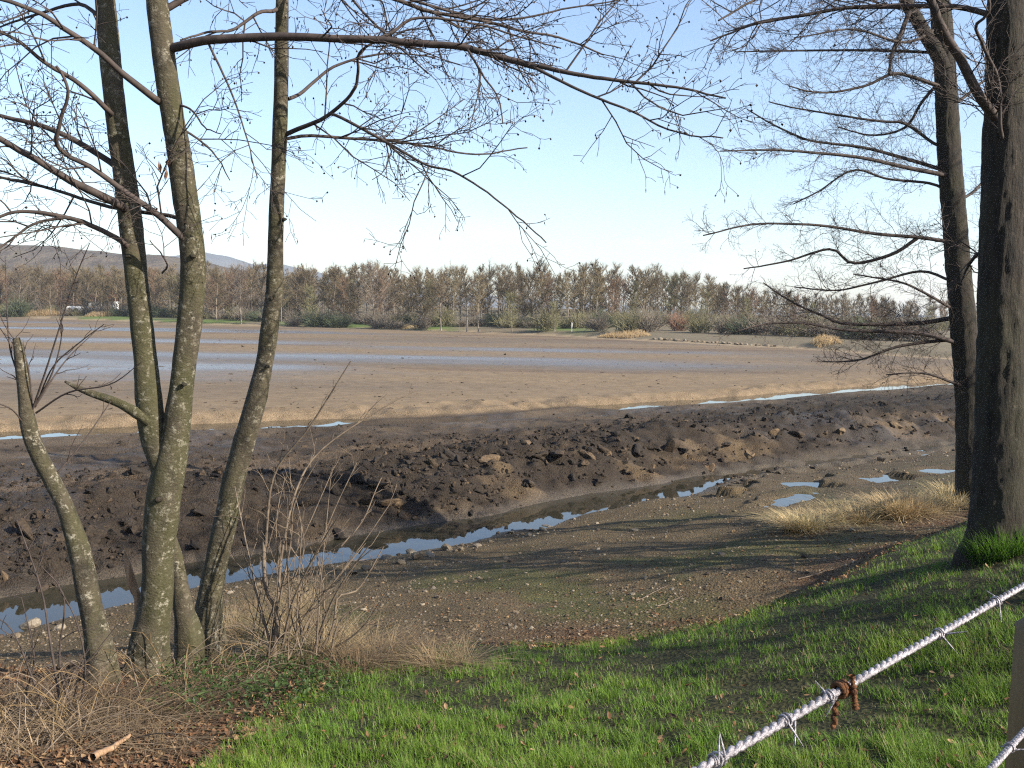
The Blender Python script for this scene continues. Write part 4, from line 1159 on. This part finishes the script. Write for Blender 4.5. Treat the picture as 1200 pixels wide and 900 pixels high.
CL = [lump(1, 520 + k, 0.9, 0.9, 8) for k in range(8)]
def clod_cond(x, y, dd, dc, ds, e): return ((dd > 0.75) | ((dd > -1.6) & (x > 7))) & (dc < -1.9)
X, Y = spread(90000, 17, 80, clod_cond)
DDc = fields(X, Y)[0]
w = np.clip(0.15 + 0.75 * sstep(1, 2, DDc) * (1 - sstep(8, 13, DDc)) + 0.5 * fbm(X, Y, 2.2, 3, 69), 0.02, 1) * (1 - 0.85 * sstep(0.15, 0.6, fbm(X * 0.55 + Y * 0.1, Y * 1.25 - X * 0.8, 5.0, 2, 31)))
k = rg.random(len(X)) < w; X, Y, DDc = X[k][:6500], Y[k][:6500], DDc[k][:6500]; n = len(X)
s = np.clip(rg.lognormal(-2.95, 0.5, n) * (0.7 + 0.3 * (1 - sstep(6, 12, DDc))), 0.025, 0.24)
pal = np.array([(0.046, 0.034, 0.024), (0.058, 0.042, 0.029), (0.036, 0.028, 0.021), (0.09, 0.062, 0.038), (0.14, 0.095, 0.055)])
pk = rg.choice(5, n, p=[.34, .31, .22, .1, .03])
sc3 = np.stack([s * rg.uniform(0.8, 1.4, n), s * rg.uniform(0.8, 1.2, n), s * rg.uniform(0.6, 1.15, n)], -1)
CS = [lump(0, 560 + k, 0.9, 0.9, 5) for k in range(8)]
big_ = s > 0.055
pp_, rt_, cl_ = np.stack([X, Y, terrain(X, Y) + s * 0.05], -1), rg.uniform(0, 6.28, n), pal[pk] * 0.62 * rg.uniform(0.7, 1.3, (n, 1))
for sel, pr_, lb_ in ((big_, CL, 'churned dark mud lumps over the dug-out bank'), (~big_, CS, 'small dark mud crumbs between the lumps of the dug-out bank')):
    obj('mud_clods', scatter('mud_clods', pr_, pp_[sel], sc3[sel], rt_[sel], cl_[sel], 0.6, smooth=False, seed=2), M['clod'], kind='stuff', label=lb_, category='mud')
X, Y = spread(5000, 45, 260, lambda x, y, dd, dc, ds, e: (dc > 1.2) & (ds < -3)); X, Y = X[:900], Y[:900]; n = len(X)
s = np.clip(rg.lognormal(-2.9, 0.5, n) * (0.6 + 0.006 * Y), 0.03, 0.2)
obj('debris', scatter('debris', PEB, np.stack([X, Y, terrain(X, Y)], -1), np.stack([s * 2, s, s * 0.6], -1), rg.uniform(0, 6.28, n), np.array((0.06, 0.045, 0.03)) * rg.uniform(0.6, 2.2, (n, 1)), 0.2, seed=8), M['clod'],
    kind='stuff', label='bits of debris scattered over the bare mudflat', category='debris')
# the larger slabs of spoil that stand out along the ditch bank
CM = []
for k_ in range(6):
    v, f = lump(2, 540 + k_, 0.75, 0.9, 9)
    c = np.array([(0.034, 0.025, 0.017), (0.11, 0.074, 0.042), (0.056, 0.04, 0.025), (0.026, 0.02, 0.015), (0.045, 0.032, 0.021), (0.13, 0.09, 0.05)][k_])
    me = mesh('mud_clod', v, tris=f, smooth=False, col=np.repeat(c[None], len(v), 0)); me.materials.append(M['clod']); CM.append(me)
BIG = [(505, 545, .30, 2), (520, 535, .42, 3), (575, 540, .40, 1), (592, 530, .34, 3), (632, 535, .42, 0), (655, 532, .40, 2), (688, 535, .40, 1), (705, 530, .32, 4), (748, 532, .46, 3), (762, 522, .34, 0), (786, 528, .46, 4),
       (800, 530, .34, 3), (850, 522, .36, 2), (905, 508, .36, 1), (935, 512, .40, 4), (985, 505, .40, 5), (1015, 500, .36, 2), (1050, 498, .38, 5), (440, 570, .30, 2), (395, 578, .34, 3), (352, 590, .28, 0), (30, 625, .26, 4),
       (70, 632, .24, 2), (110, 628, .26, 0), (240, 600, .28, 3), (460, 590, .30, 1), (545, 565, .28, 5), (620, 570, .3, 4), (670, 560, .3, 3), (730, 556, .3, 2), (830, 548, .3, 1), (880, 535, .32, 5)]
for px, py, s_, k_ in BIG:
    p = ground(px, py, 12)
    o = bpy.data.objects.new('mud_clod', CM[k_]); SC.collection.objects.link(o)
    o.location = (p[0], p[1], p[2] + s_ * 0.02); s_ *= 0.85; o.rotation_euler = (rg.normal(0, .35), rg.normal(0, .35), rg.uniform(0, 6.28)); o.scale = (s_ * rg.uniform(1.0, 1.7), s_ * rg.uniform(.6, 1.0), s_ * rg.uniform(.45, .8))
    tone = ['dark brown', 'tan', 'mid-brown', 'blackish', 'brown', 'pale ochre'][k_]
    o['label'] = f'big {tone} slab of dug-out mud on the bank behind the ditch'; o['category'] = 'mud slab'; o['group'] = f'{tone} mud slabs along the ditch bank'

# stones on the waterline, big enough to pick out
WS = [(452, 655, .16), (470, 661, .12), (490, 655, .2), (482, 648, .15), (510, 640, .13), (531, 636, .14), (545, 628, .18), (556, 622, .12), (590, 616, .13), (640, 618, .16), (637, 622, .12), (612, 609, .12), (700, 590, .16), (575, 636, .1),
      (524, 645, .22), (505, 652, .13), (540, 645, .1), (560, 640, .12), (600, 625, .12), (620, 628, .1), (655, 606, .12), (675, 598, .11), (735, 582, .14), (36, 735, .2), (70, 738, .12), (430, 668, .14), (415, 672, .1), (20, 747, .1), (560, 678, .06), (757, 678, .06), (745, 622, .09), (860, 600, .09), (845, 650, .07)]
for i, (px, py, s_) in enumerate(WS):
    p = ground(px, py, 5)
    if i == 23: lab, grp = 'rounded pale boulder at the water edge left of the snapped stem', None
    else: lab, grp = 'rough pale stone on the pebbly beach near the ditch waterline', 'stones along the near waterline'
    stone(p[0], p[1], s_, lab, grp, name='boulder' if i == 23 else 'stone', k=int(rr_.choice([0, 2, 4, 1])) if i != 23 else 2, sink=0.2)

# dead leaves
lv = np.array([(-1, 0, 0), (-0.3, 0.42, 0.16), (0.55, 0.36, 0.1), (1, 0, 0.28), (0.55, -0.36, 0.18), (-0.3, -0.42, 0.05), (0.1, 0, -0.05)])
lf = np.array([(0, 1, 6), (1, 2, 6), (2, 3, 6), (3, 4, 6), (4, 5, 6), (5, 0, 6)])
lv2 = lv * np.array([1, .7, 2.2])
X, Y = spread(90000, 4.6, 22, lambda x, y, dd, dc, ds, e: (e < 9) & (dd < -3))
_, _, _, E_ = fields(X, Y)
lit = sstep(4.0, 0.6, E_) * sstep(-0.6, 0.2, E_) * sstep(-3.5, 0.0, X) + 0.25 * (E_ > 0) + 0.8 * (X < -1.3) * (E_ < 0.3) + 0.022 * (E_ < 0)
k = rg.random(len(X)) < lit; X, Y = X[k][:17000], Y[k][:17000]; n = len(X)
s = rg.uniform(0.014, 0.034, n) * (0.8 + 0.02 * Y); pal = np.array([(0.13, 0.062, 0.028), (0.09, 0.045, 0.022), (0.17, 0.095, 0.045), (0.25, 0.16, 0.085), (0.06, 0.034, 0.02)])
hh_ = np.where((fields(X, Y)[3] < 0) & (X > -1.3), 0.035, 0.008)
obj('leaf_litter', scatter('leaf_litter', [(lv, lf), (lv2, lf)], np.stack([X, Y, terrain(X, Y) + hh_], -1), s, rg.uniform(0, 6.28, n), pal[rg.integers(0, 5, n)], 0.5, seed=3), M['leaf'],
    kind='stuff', label='brown dead leaves lying on the bank and below it', category='leaves')

# small green weeds dotted over the beach and round the tree foot
X, Y = spread(60000, 5, 26, lambda x, y, dd, dc, ds, e: (dd < -3.5) & (e > -4))
_, _, _, E_ = fields(X, Y); w = sstep(0.0, 0.4, fbm(X, Y, 2.5, 4, 61) + 0.35 * fbm(X, Y, 0.6, 3, 62)) * (E_ > 0.3) * 0.5
foot = np.exp(-(((X - gC[0] - 0.95) / 0.5) ** 2 + ((Y - yC + 0.45) / 0.8) ** 2)) * 2.2
k = rg.random(len(X)) < np.clip(w + foot * (E_ < 0.4), 0, 1); X, Y, fo = X[k][:9000], Y[k][:9000], foot[k][:9000]; n = len(X)
s = np.where(fo > 0.2, rg.uniform(0.012, 0.03, n), rg.uniform(0.008, 0.018, n)); hz_ = np.where(fo > 0.2, rg.uniform(0.01, 0.16, n), 0.012)
obj('weeds', scatter('weeds', [(lv, lf), (lv2, lf)], np.stack([X, Y, terrain(X, Y) + hz_], -1), s, rg.uniform(0, 6.28, n), np.array((0.05, 0.085, 0.02)) * rg.uniform(0.6, 1.5, (n, 1)), 0.5, seed=4), M['grass'],
    kind='stuff', label='low leafy green weeds', category='weeds')


# ------------------------------------------------------------------ dry grass
def tussock_proto(seed, n, hh, r, spreadv, colr, wild=0.9, bw=0.0035):
    rg = np.random.default_rng(seed); a_ = rg.uniform(0, 6.28, n); rad = r * np.sqrt(rg.random(n))
    c_ = np.array(colr)[None] * rg.uniform(0.55, 1.25, (n, 1))
    V, q, t, cc = blades(n, rad * np.cos(a_), rad * np.sin(a_), np.full(n, -0.05), hh * rg.uniform(0.5, 1.15, n), np.full(n, bw) * rg.uniform(0.6, 1.4, n), np.abs(rg.normal(spreadv, spreadv * 0.6, n)), a_ + rg.normal(0, wild, n), c_, 0.9, 4)
    me = mesh('dry_grass', V, q, t, col=cc); me.materials.append(M['dry']); return me


TP = [tussock_proto(600 + k, 300, 0.55, 0.22, 0.8, c) for k, c in enumerate([(0.28, 0.2, 0.11), (0.17, 0.115, 0.065), (0.36, 0.27, 0.15), (0.15, 0.13, 0.055)])]
TD = [tussock_proto(620 + k, 260, 0.42, 0.42, 1.1, c, 3.0) for k, c in enumerate([(0.2, 0.14, 0.08), (0.11, 0.075, 0.042), (0.28, 0.2, 0.12), (0.08, 0.06, 0.03)])]
TB = [tussock_proto(610 + k, 380, 0.55, 0.34, 0.75, c, 1.3, 0.007) for k, c in enumerate([(0.5, 0.38, 0.2), (0.44, 0.32, 0.17), (0.38, 0.31, 0.15)])]


def tussock(px, py, me, s, h, label, group, lo=5):
    p = ground(px, py, lo)
    o = bpy.data.objects.new('dry_grass_tussock', me); SC.collection.objects.link(o)
    o.location = p; o.rotation_euler.z = rg.uniform(0, 6.28); o.scale = (s, s, h * (0.75 if 'bottom' in label else 1)); o['label'] = label; o['category'] = 'dry grass'; o['group'] = group


for i in range(34):
    px = rg.uniform(935, 1128); py = 613 - (px - 935) * 0.13 + rg.uniform(-5, 10)
    tussock(px, py, TB[rg.integers(0, 3)], rg.uniform(0.6, 1.0), rg.uniform(0.4, 0.7) + 0.35 * (px > 1040), 'straw-coloured grass tussock by the puddles, ' + ('at the left end of its patch' if px < 995 else 'in the middle of its patch' if px < 1060 else 'close to the dark trunks'), 'tussocks by the puddles ' + ('left' if px < 995 else 'middle' if px < 1060 else 'trunk side'))
for px, py, m_, s, h in ((345, 735, 0, .8, .9), (365, 748, 1, .9, .8), (335, 760, 2, .8, .8), (385, 760, 0, .7, .6), (400, 772, 1, .7, .55), (425, 775, 2, .7, .5), (450, 778, 0, .7, .45), (480, 776, 1, .6, .4), (320, 740, 3, .9, .8), (300, 728, 1, .9, .7),
                         (285, 745, 0, .8, .7), (375, 778, 2, .8, .6), (350, 782, 3, .7, .5), (510, 780, 0, .5, .35), (415, 790, 1, .6, .4), (540, 778, 2, .5, .3), (360, 716, 2, .8, .9), (265, 740, 2, .8, .7)):
    tussock(px, py, TP[m_], s, h, 'straw-coloured dry grass tussock ' + ('behind the bare sapling' if px < 340 else 'around the low twiggy bush' if px < 405 else 'along the green grass edge right of the twiggy bush'), 'dry tussocks ' + ('behind the sapling' if px < 340 else 'by the bush' if px < 405 else 'along the grass edge'))
for px, py, m_, s, h in ((60, 860, 0, .7, .6), (95, 850, 1, .7, .7), (30, 880, 2, .8, .6), (130, 862, 0, .6, .5), (160, 850, 3, .6, .5), (10, 850, 1, .8, .7), (200, 840, 1, .6, .5), (230, 815, 0, .6, .5), (180, 880, 0, .5, .35), (45, 830, 0, .7, .6), (255, 790, 1, .5, .5)):
    tussock(px, py, TD[m_], s, h, 'flattened dry grass clump in front of the alder clump, bottom left', 'dry clumps before the alder', 3.5)


# ------------------------------------------------------------------ bare shrubs and brambles
def shoots(name, label, cat, foot, lines, mat, cfg, seed, sides=5):
    rg = np.random.default_rng(seed)
    t = thing(name, label, cat, foot)
    for pix, y0, y1, w0, w1 in lines:
        q, r0, r1 = trace(pix, y0, y1, w0, w1)
        T = Tubes(); T.add(q, np.linspace(r0, r1, len(q)), sides)
        if cfg: grow(T, q, r0, r1, 0, rg, cfg, [])
        obj('stem', T.mesh('stem'), mat, t)
    return t


M['sapling'] = mat_noise('sapling_bark', [(0.3, (0.07, 0.05, 0.035)), (0.7, (0.19, 0.145, 0.1))], 14, 4, 0.8)
SHC = dict(ALDER, gap=[0.2, 0.22], len=[(0.15, 0.5), (0.05, 0.2)], rad=[0.004, 0.0025], ang=(0.3, 0.8), lift=[0.1, 0.05], rmin=0.0016)
p = ground(320, 785, 5); ysb = p[1]
lines = [([(319, 783), (325, 722), (312, 690), (309, 640), (311, 600)], ysb, ysb, 8, 4), ([(311, 640), (321, 557), (363, 500), (411, 423)], ysb, ysb - .3, 4, 1.2),
         ([(325, 720), (330, 650), (348, 572), (378, 526), (450, 477), (487, 458)], ysb, ysb + .5, 4, 1.2), ([(330, 760), (345, 700), (375, 640), (400, 600)], ysb, ysb - .4, 4, 1.5),
         ([(318, 760), (300, 690), (285, 620), (275, 570)], ysb, ysb + .3, 3.5, 1.2), ([(322, 730), (340, 640), (345, 590), (372, 540)], ysb, ysb - .2, 3, 1.2)]
rq = np.random.default_rng(123)
for _ in range(16):
    x0 = 320 + rq.normal(0, 22); y0 = 775 + rq.normal(0, 10); tx = x0 + rq.normal(15, 60); ty = rq.uniform(520, 680)
    lines.append(([(x0, y0), (x0 + (tx - x0) * .3 + rq.normal(0, 6), y0 + (ty - y0) * .4), (x0 + (tx - x0) * .7 + rq.normal(0, 6), y0 + (ty - y0) * .75), (tx, ty)], ysb, ysb + rq.uniform(-.4, .5), rq.uniform(1.6, 3), 0.9))
shoots('bare_shrub', 'crooked bare sapling with long thin shoots right of the alder clump', 'shrub', p, lines, M['sapling'], SHC, 71)
p = ground(366, 778, 5); yb2 = p[1]
lines = [([(363, 776), (382, 722), (400, 685), (432, 640)], yb2, yb2 - .2, 4, 1.5), ([(366, 778), (390, 735), (396, 700), (420, 690), (450, 640)], yb2, yb2 + .3, 4, 1.5), ([(385, 790), (392, 745), (404, 722), (440, 700)], yb2 - .1, yb2, 4, 1.5),
         ([(360, 776), (350, 720), (356, 670), (340, 640)], yb2, yb2 + .2, 3, 1.2), ([(370, 770), (420, 740), (455, 690), (470, 670)], yb2, yb2 - .3, 2.5, 1.0), ([(400, 640), (425, 610), (440, 575), (447, 560)], yb2, yb2 + .2, 2.4, 1.0),
         ([(372, 778), (380, 700), (372, 650), (390, 610)], yb2, yb2 + .2, 2.5, 1.0)]
shoots('bare_shrub', 'low twiggy bare bush at the right end of the dry grass by the alder', 'shrub', p, lines, M['sapling'], SHC, 73)
p = ground(70, 850, 4); yb3 = p[1]
lines = [([(75, 850), (60, 760), (48, 690), (20, 610)], yb3, yb3 + .2, 4, 1.2), ([(95, 860), (70, 780), (75, 700), (45, 660)], yb3, yb3 - .2, 4, 1.2), ([(60, 850), (40, 800), (15, 740), (-10, 720)], yb3, yb3, 3.5, 1.2), ([(85, 855), (100, 790), (90, 730), (70, 690)], yb3, yb3 - .2, 3, 1.2),
         ([(45, 870), (30, 820), (40, 770), (25, 700)], yb3, yb3 + .1, 3, 1.2)]
shoots('bare_shrub', 'dark thin-stemmed bare bush left of the snapped stem foot', 'shrub', p, lines, M['twig'], SHC, 75)
# bramble canes arching over the bank
for (px, py, lab, sd, n_) in ((120, 850, 'pale arching bramble canes in the bottom left corner', 81, 26), (235, 800, 'tangle of dead bramble canes at the foot of the alder stems', 82, 26), (20, 880, 'low dead bramble canes at the left edge', 83, 18), (350, 770, 'straw-pale dead canes among the dry grass right of the alder', 84, 24)):
    p = ground(px, py, 4); t = thing('bramble', lab, 'bramble', p); r_ = np.random.default_rng(sd)
    for _ in range(n_):
        az = r_.uniform(0, 6.28); L = r_.uniform(0.3, 0.8); hh = r_.uniform(0.1, 0.42); b = np.array([p[0] + r_.normal(0, .3), p[1] + r_.normal(0, .22)])
        u = np.linspace(0, 1, 9); xy = b + np.outer(u * L, [math.cos(az), math.sin(az)]) + np.cumsum(r_.normal(0, 0.008, (9, 2)), 0)
        z = terrain(xy[:, 0], xy[:, 1]) + hh * np.sin(u * np.pi * r_.uniform(0.55, 0.95)) - 0.01
        T = Tubes(); T.add(np.c_[xy, z], np.linspace(0.0042, 0.0016, 9), 5)
        if r_.random() < 0.6: grow(T, np.c_[xy, z], 0.004, 0.0016, 0, r_, dict(SHC, gap=[0.14], len=[(0.05, 0.2)], pts=[4]), [])
        obj('cane', T.mesh('cane'), M['sapling'] if r_.random() < 0.5 else M["wood"], t)


# a split offcut of pale wood, and fallen sticks
def stick(px0, py0, px1, py1, r, mat, label, name='fallen_stick', lo=3.5, lift=0.02):
    a_, b_ = ground(px0, py0, lo), ground(px1, py1, lo); n = 12
    P = a_ + np.linspace(0, 1, n)[:, None] * (b_ - a_); P[1:-1, :2] += rg.normal(0, np.linalg.norm(b_ - a_) * 0.012, (n - 2, 2)); P[:, 2] = np.maximum(terrain(P[:, 0], P[:, 1]) + lift, P[:, 2])
    T = Tubes(); T.add(P, r * np.linspace(1, 0.45, n), 6)
    obj(name, T.mesh(name), mat, label=label, category='stick')


stick(108, 899, 152, 872, 0.022, M['wound'], 'pale split wood offcut lying in the bottom left dry grass', 'wood_offcut', lift=0.05)
stick(935, 680, 978, 668, 0.012, M['sapling'], 'pale fallen stick on the leaf litter below the grass bank')
stick(770, 712, 800, 700, 0.01, M['sapling'], 'short pale twig on the weedy beach right of centre')
stick(745, 705, 782, 688, 0.009, M['sapling'], 'thin bent twig lying on the beach above the grass edge')

# ------------------------------------------------------------------ barbed wire fence
M['zinc'] = mat_noise('zinc_wire', [(0.3, (0.13, 0.12, 0.125)), (0.52, (0.3, 0.28, 0.29)), (0.75, (0.5, 0.47, 0.48))], 420, 5, 0.55, 0.0012, 700)
M['zinc'].node_tree.nodes['Principled BSDF'].inputs['Metallic'].default_value = 0.75
M['rust'] = mat_noise('rust', [(0.3, (0.04, 0.015, 0.008)), (0.7, (0.2, 0.085, 0.03))], 350, 4, 0.95, 0.003, 500)
A0, A1 = at(830, 896, 0.30), at(1200, 686, 0.505)
A0[2] = A0[2]; dirw = (A1 - A0) / np.linalg.norm(A1 - A0)


def wire(name, label, P0, P1, rw, pitch, barbs, seed):
    r_ = np.random.default_rng(seed)
    d = (P1 - P0); L = np.linalg.norm(d); d /= L
    s1 = np.cross(d, (0, 0, 1.0)); s1 /= np.linalg.norm(s1); s2 = np.cross(s1, d)
    t_ = thing(name, label, 'wire', P0)
    n = int(L / pitch * 7); u = np.linspace(0, L, n); ph = u / pitch * 2 * np.pi
    sag = np.zeros((n, 3))
    for k_ in (0, np.pi):
        c = P0 + np.outer(u, d) + rw * 0.68 * (np.outer(np.cos(ph + k_), s1) + np.outer(np.sin(ph + k_), s2))
        T = Tubes(); T.add(c, np.full(n, rw), 7); obj('strand', T.mesh('strand'), M['zinc'], t_)
    for f in barbs:
        c = P0 + d * L * f; T = Tubes()
        tt = np.linspace(0, 2 * np.pi * 2, 26)
        q = c + np.outer((tt / 12.6 - .5) * rw * 4, d) + rw * 2.15 * (np.outer(np.cos(tt), s1) + np.outer(np.sin(tt), s2))
        T.add(q, np.full(26, rw * 0.42), 6)
        for e_, sg in ((q[0], 1), (q[-1], -1)):
            az = r_.uniform(0, 6.28); dr = np.cos(az) * s1 + np.sin(az) * s2 + d * r_.uniform(-.4, .4)
            dr = dr * sg; T.add(np.array([e_, e_ + dr * rw * 4, e_ + dr * rw * 8]), np.array([rw * .42, rw * .36, rw * 0.1]), 6)
        obj('barb', T.mesh('barb'), M['zinc'], t_)
    return t_


Lw = np.linalg.norm(A1 - A0)
wire('barbed_wire', 'upper strand of twisted white barbed wire crossing the bottom right corner', A0 - dirw * 0.3, A0 + dirw * 1.7, 0.00105, 0.0105,
     [(0.3 + Lw * f) / 2.0 for f in (0.015, 0.164, 0.27, 0.62, 0.86)] + [0.05, 0.1, 0.4, 0.5, 0.62, 0.74, 0.86], 91)
B0, B1 = at(1160, 902, 0.42), at(1205, 852, 0.5); db = (B1 - B0) / np.linalg.norm(B1 - B0)
wire('barbed_wire', 'lower strand of barbed wire just showing in the bottom right corner', B0 - db * 0.25, B0 + db * 1.5, 0.00105, 0.0105, [0.05, 0.17, 0.35, 0.5, 0.68, 0.85], 92)
# rusty tie hanging from the upper wire
c = A0 + dirw * Lw * 0.305; T = Tubes(); tt = np.linspace(0, 2 * np.pi * 3, 40)
s1 = np.cross(dirw, (0, 0, 1.0)); s1 /= np.linalg.norm(s1); s2 = np.cross(s1, dirw)
T.add(c + np.outer((tt / 18.8 - .5) * 0.006, dirw) + 0.0026 * (np.outer(np.cos(tt), s1) + np.outer(np.sin(tt), s2)), 0.0007 + 0.0004 * np.random.default_rng(3).random(40), 6)
u = np.linspace(0, 1, 30)
T.add(np.stack([c[0] - 0.002 + 0.0005 * np.cos(u * 23), c[1] + 0.0005 * np.sin(u * 23), c[2] - 0.002 - 0.013 * u], -1), 0.0006 + 0.0006 * np.random.default_rng(4).random(30), 6)
T.add(np.stack([c[0] + 0.003 + 0.002 * u, c[1] - 0.002 + 0 * u, c[2] + 0.006 - 0.013 * u], -1), 0.0007 + 0.0008 * np.random.default_rng(5).random(30), 6)
obj('wire_tie', T.mesh('wire_tie'), M['rust'], label='rusty twist of tie wire hanging from the upper barbed wire', category='wire tie')

# wooden post at the right edge, leaning a little
pb = at(1189, 880, 0.62); ptop = at(1202, 700, 0.62)
ax = ptop - pb; ax /= np.linalg.norm(ax)
foot = pb - ax * 1.6; rp = 0.045
foot = foot + np.array([rp, 0, 0]); zt = tz(foot[0], foot[1])
n = 40; u = np.linspace(-0.1, 1.9, n) if False else np.linspace(0, 1, n)
gfoot = foot + ax * ((zt - 0.3 - foot[2]) / ax[2]); gtop = pb + np.array([rp, 0, 0]) + ax * 0.075
P = gfoot + np.outer(u, gtop - gfoot)
T = Tubes(); T.add(P, np.full(n, rp), 20); V, Q = T.arrays()
V = V + 0.0025 * noise3(V * np.array([1, 1, .15]), 0.015, 5)[:, None] * np.array([1, 1, 0]); last = (n - 1) * 20
V = np.vstack([V, V[last:].mean(0) + ax * 0.008]); kk = np.arange(20)
obj('fence_post', mesh('fence_post', V, Q, np.stack([last + kk, last + (kk + 1) % 20, np.full(20, n * 20)], -1)), M['wood'], label='round brown wooden fence post cut by the right edge', category='fence post')

# ------------------------------------------------------------------ haze
me = boxm('haze', (0, 1800, 89), (9000, 4200, 182))
hm = bpy.data.materials.new('haze'); hm.use_nodes = True; hn = hm.node_tree.nodes
hn.remove(hn['Principled BSDF']); pv = hn.new('ShaderNodeVolumePrincipled')
pv.inputs['Color'].default_value = (0.86, 0.92, 1.0, 1); pv.inputs['Density'].default_value = 0.00014; pv.inputs['Anisotropy'].default_value = 0.2
hm.node_tree.links.new(pv.outputs[0], hn['Material Output'].inputs['Volume'])
obj('haze', me, hm, kind='stuff')
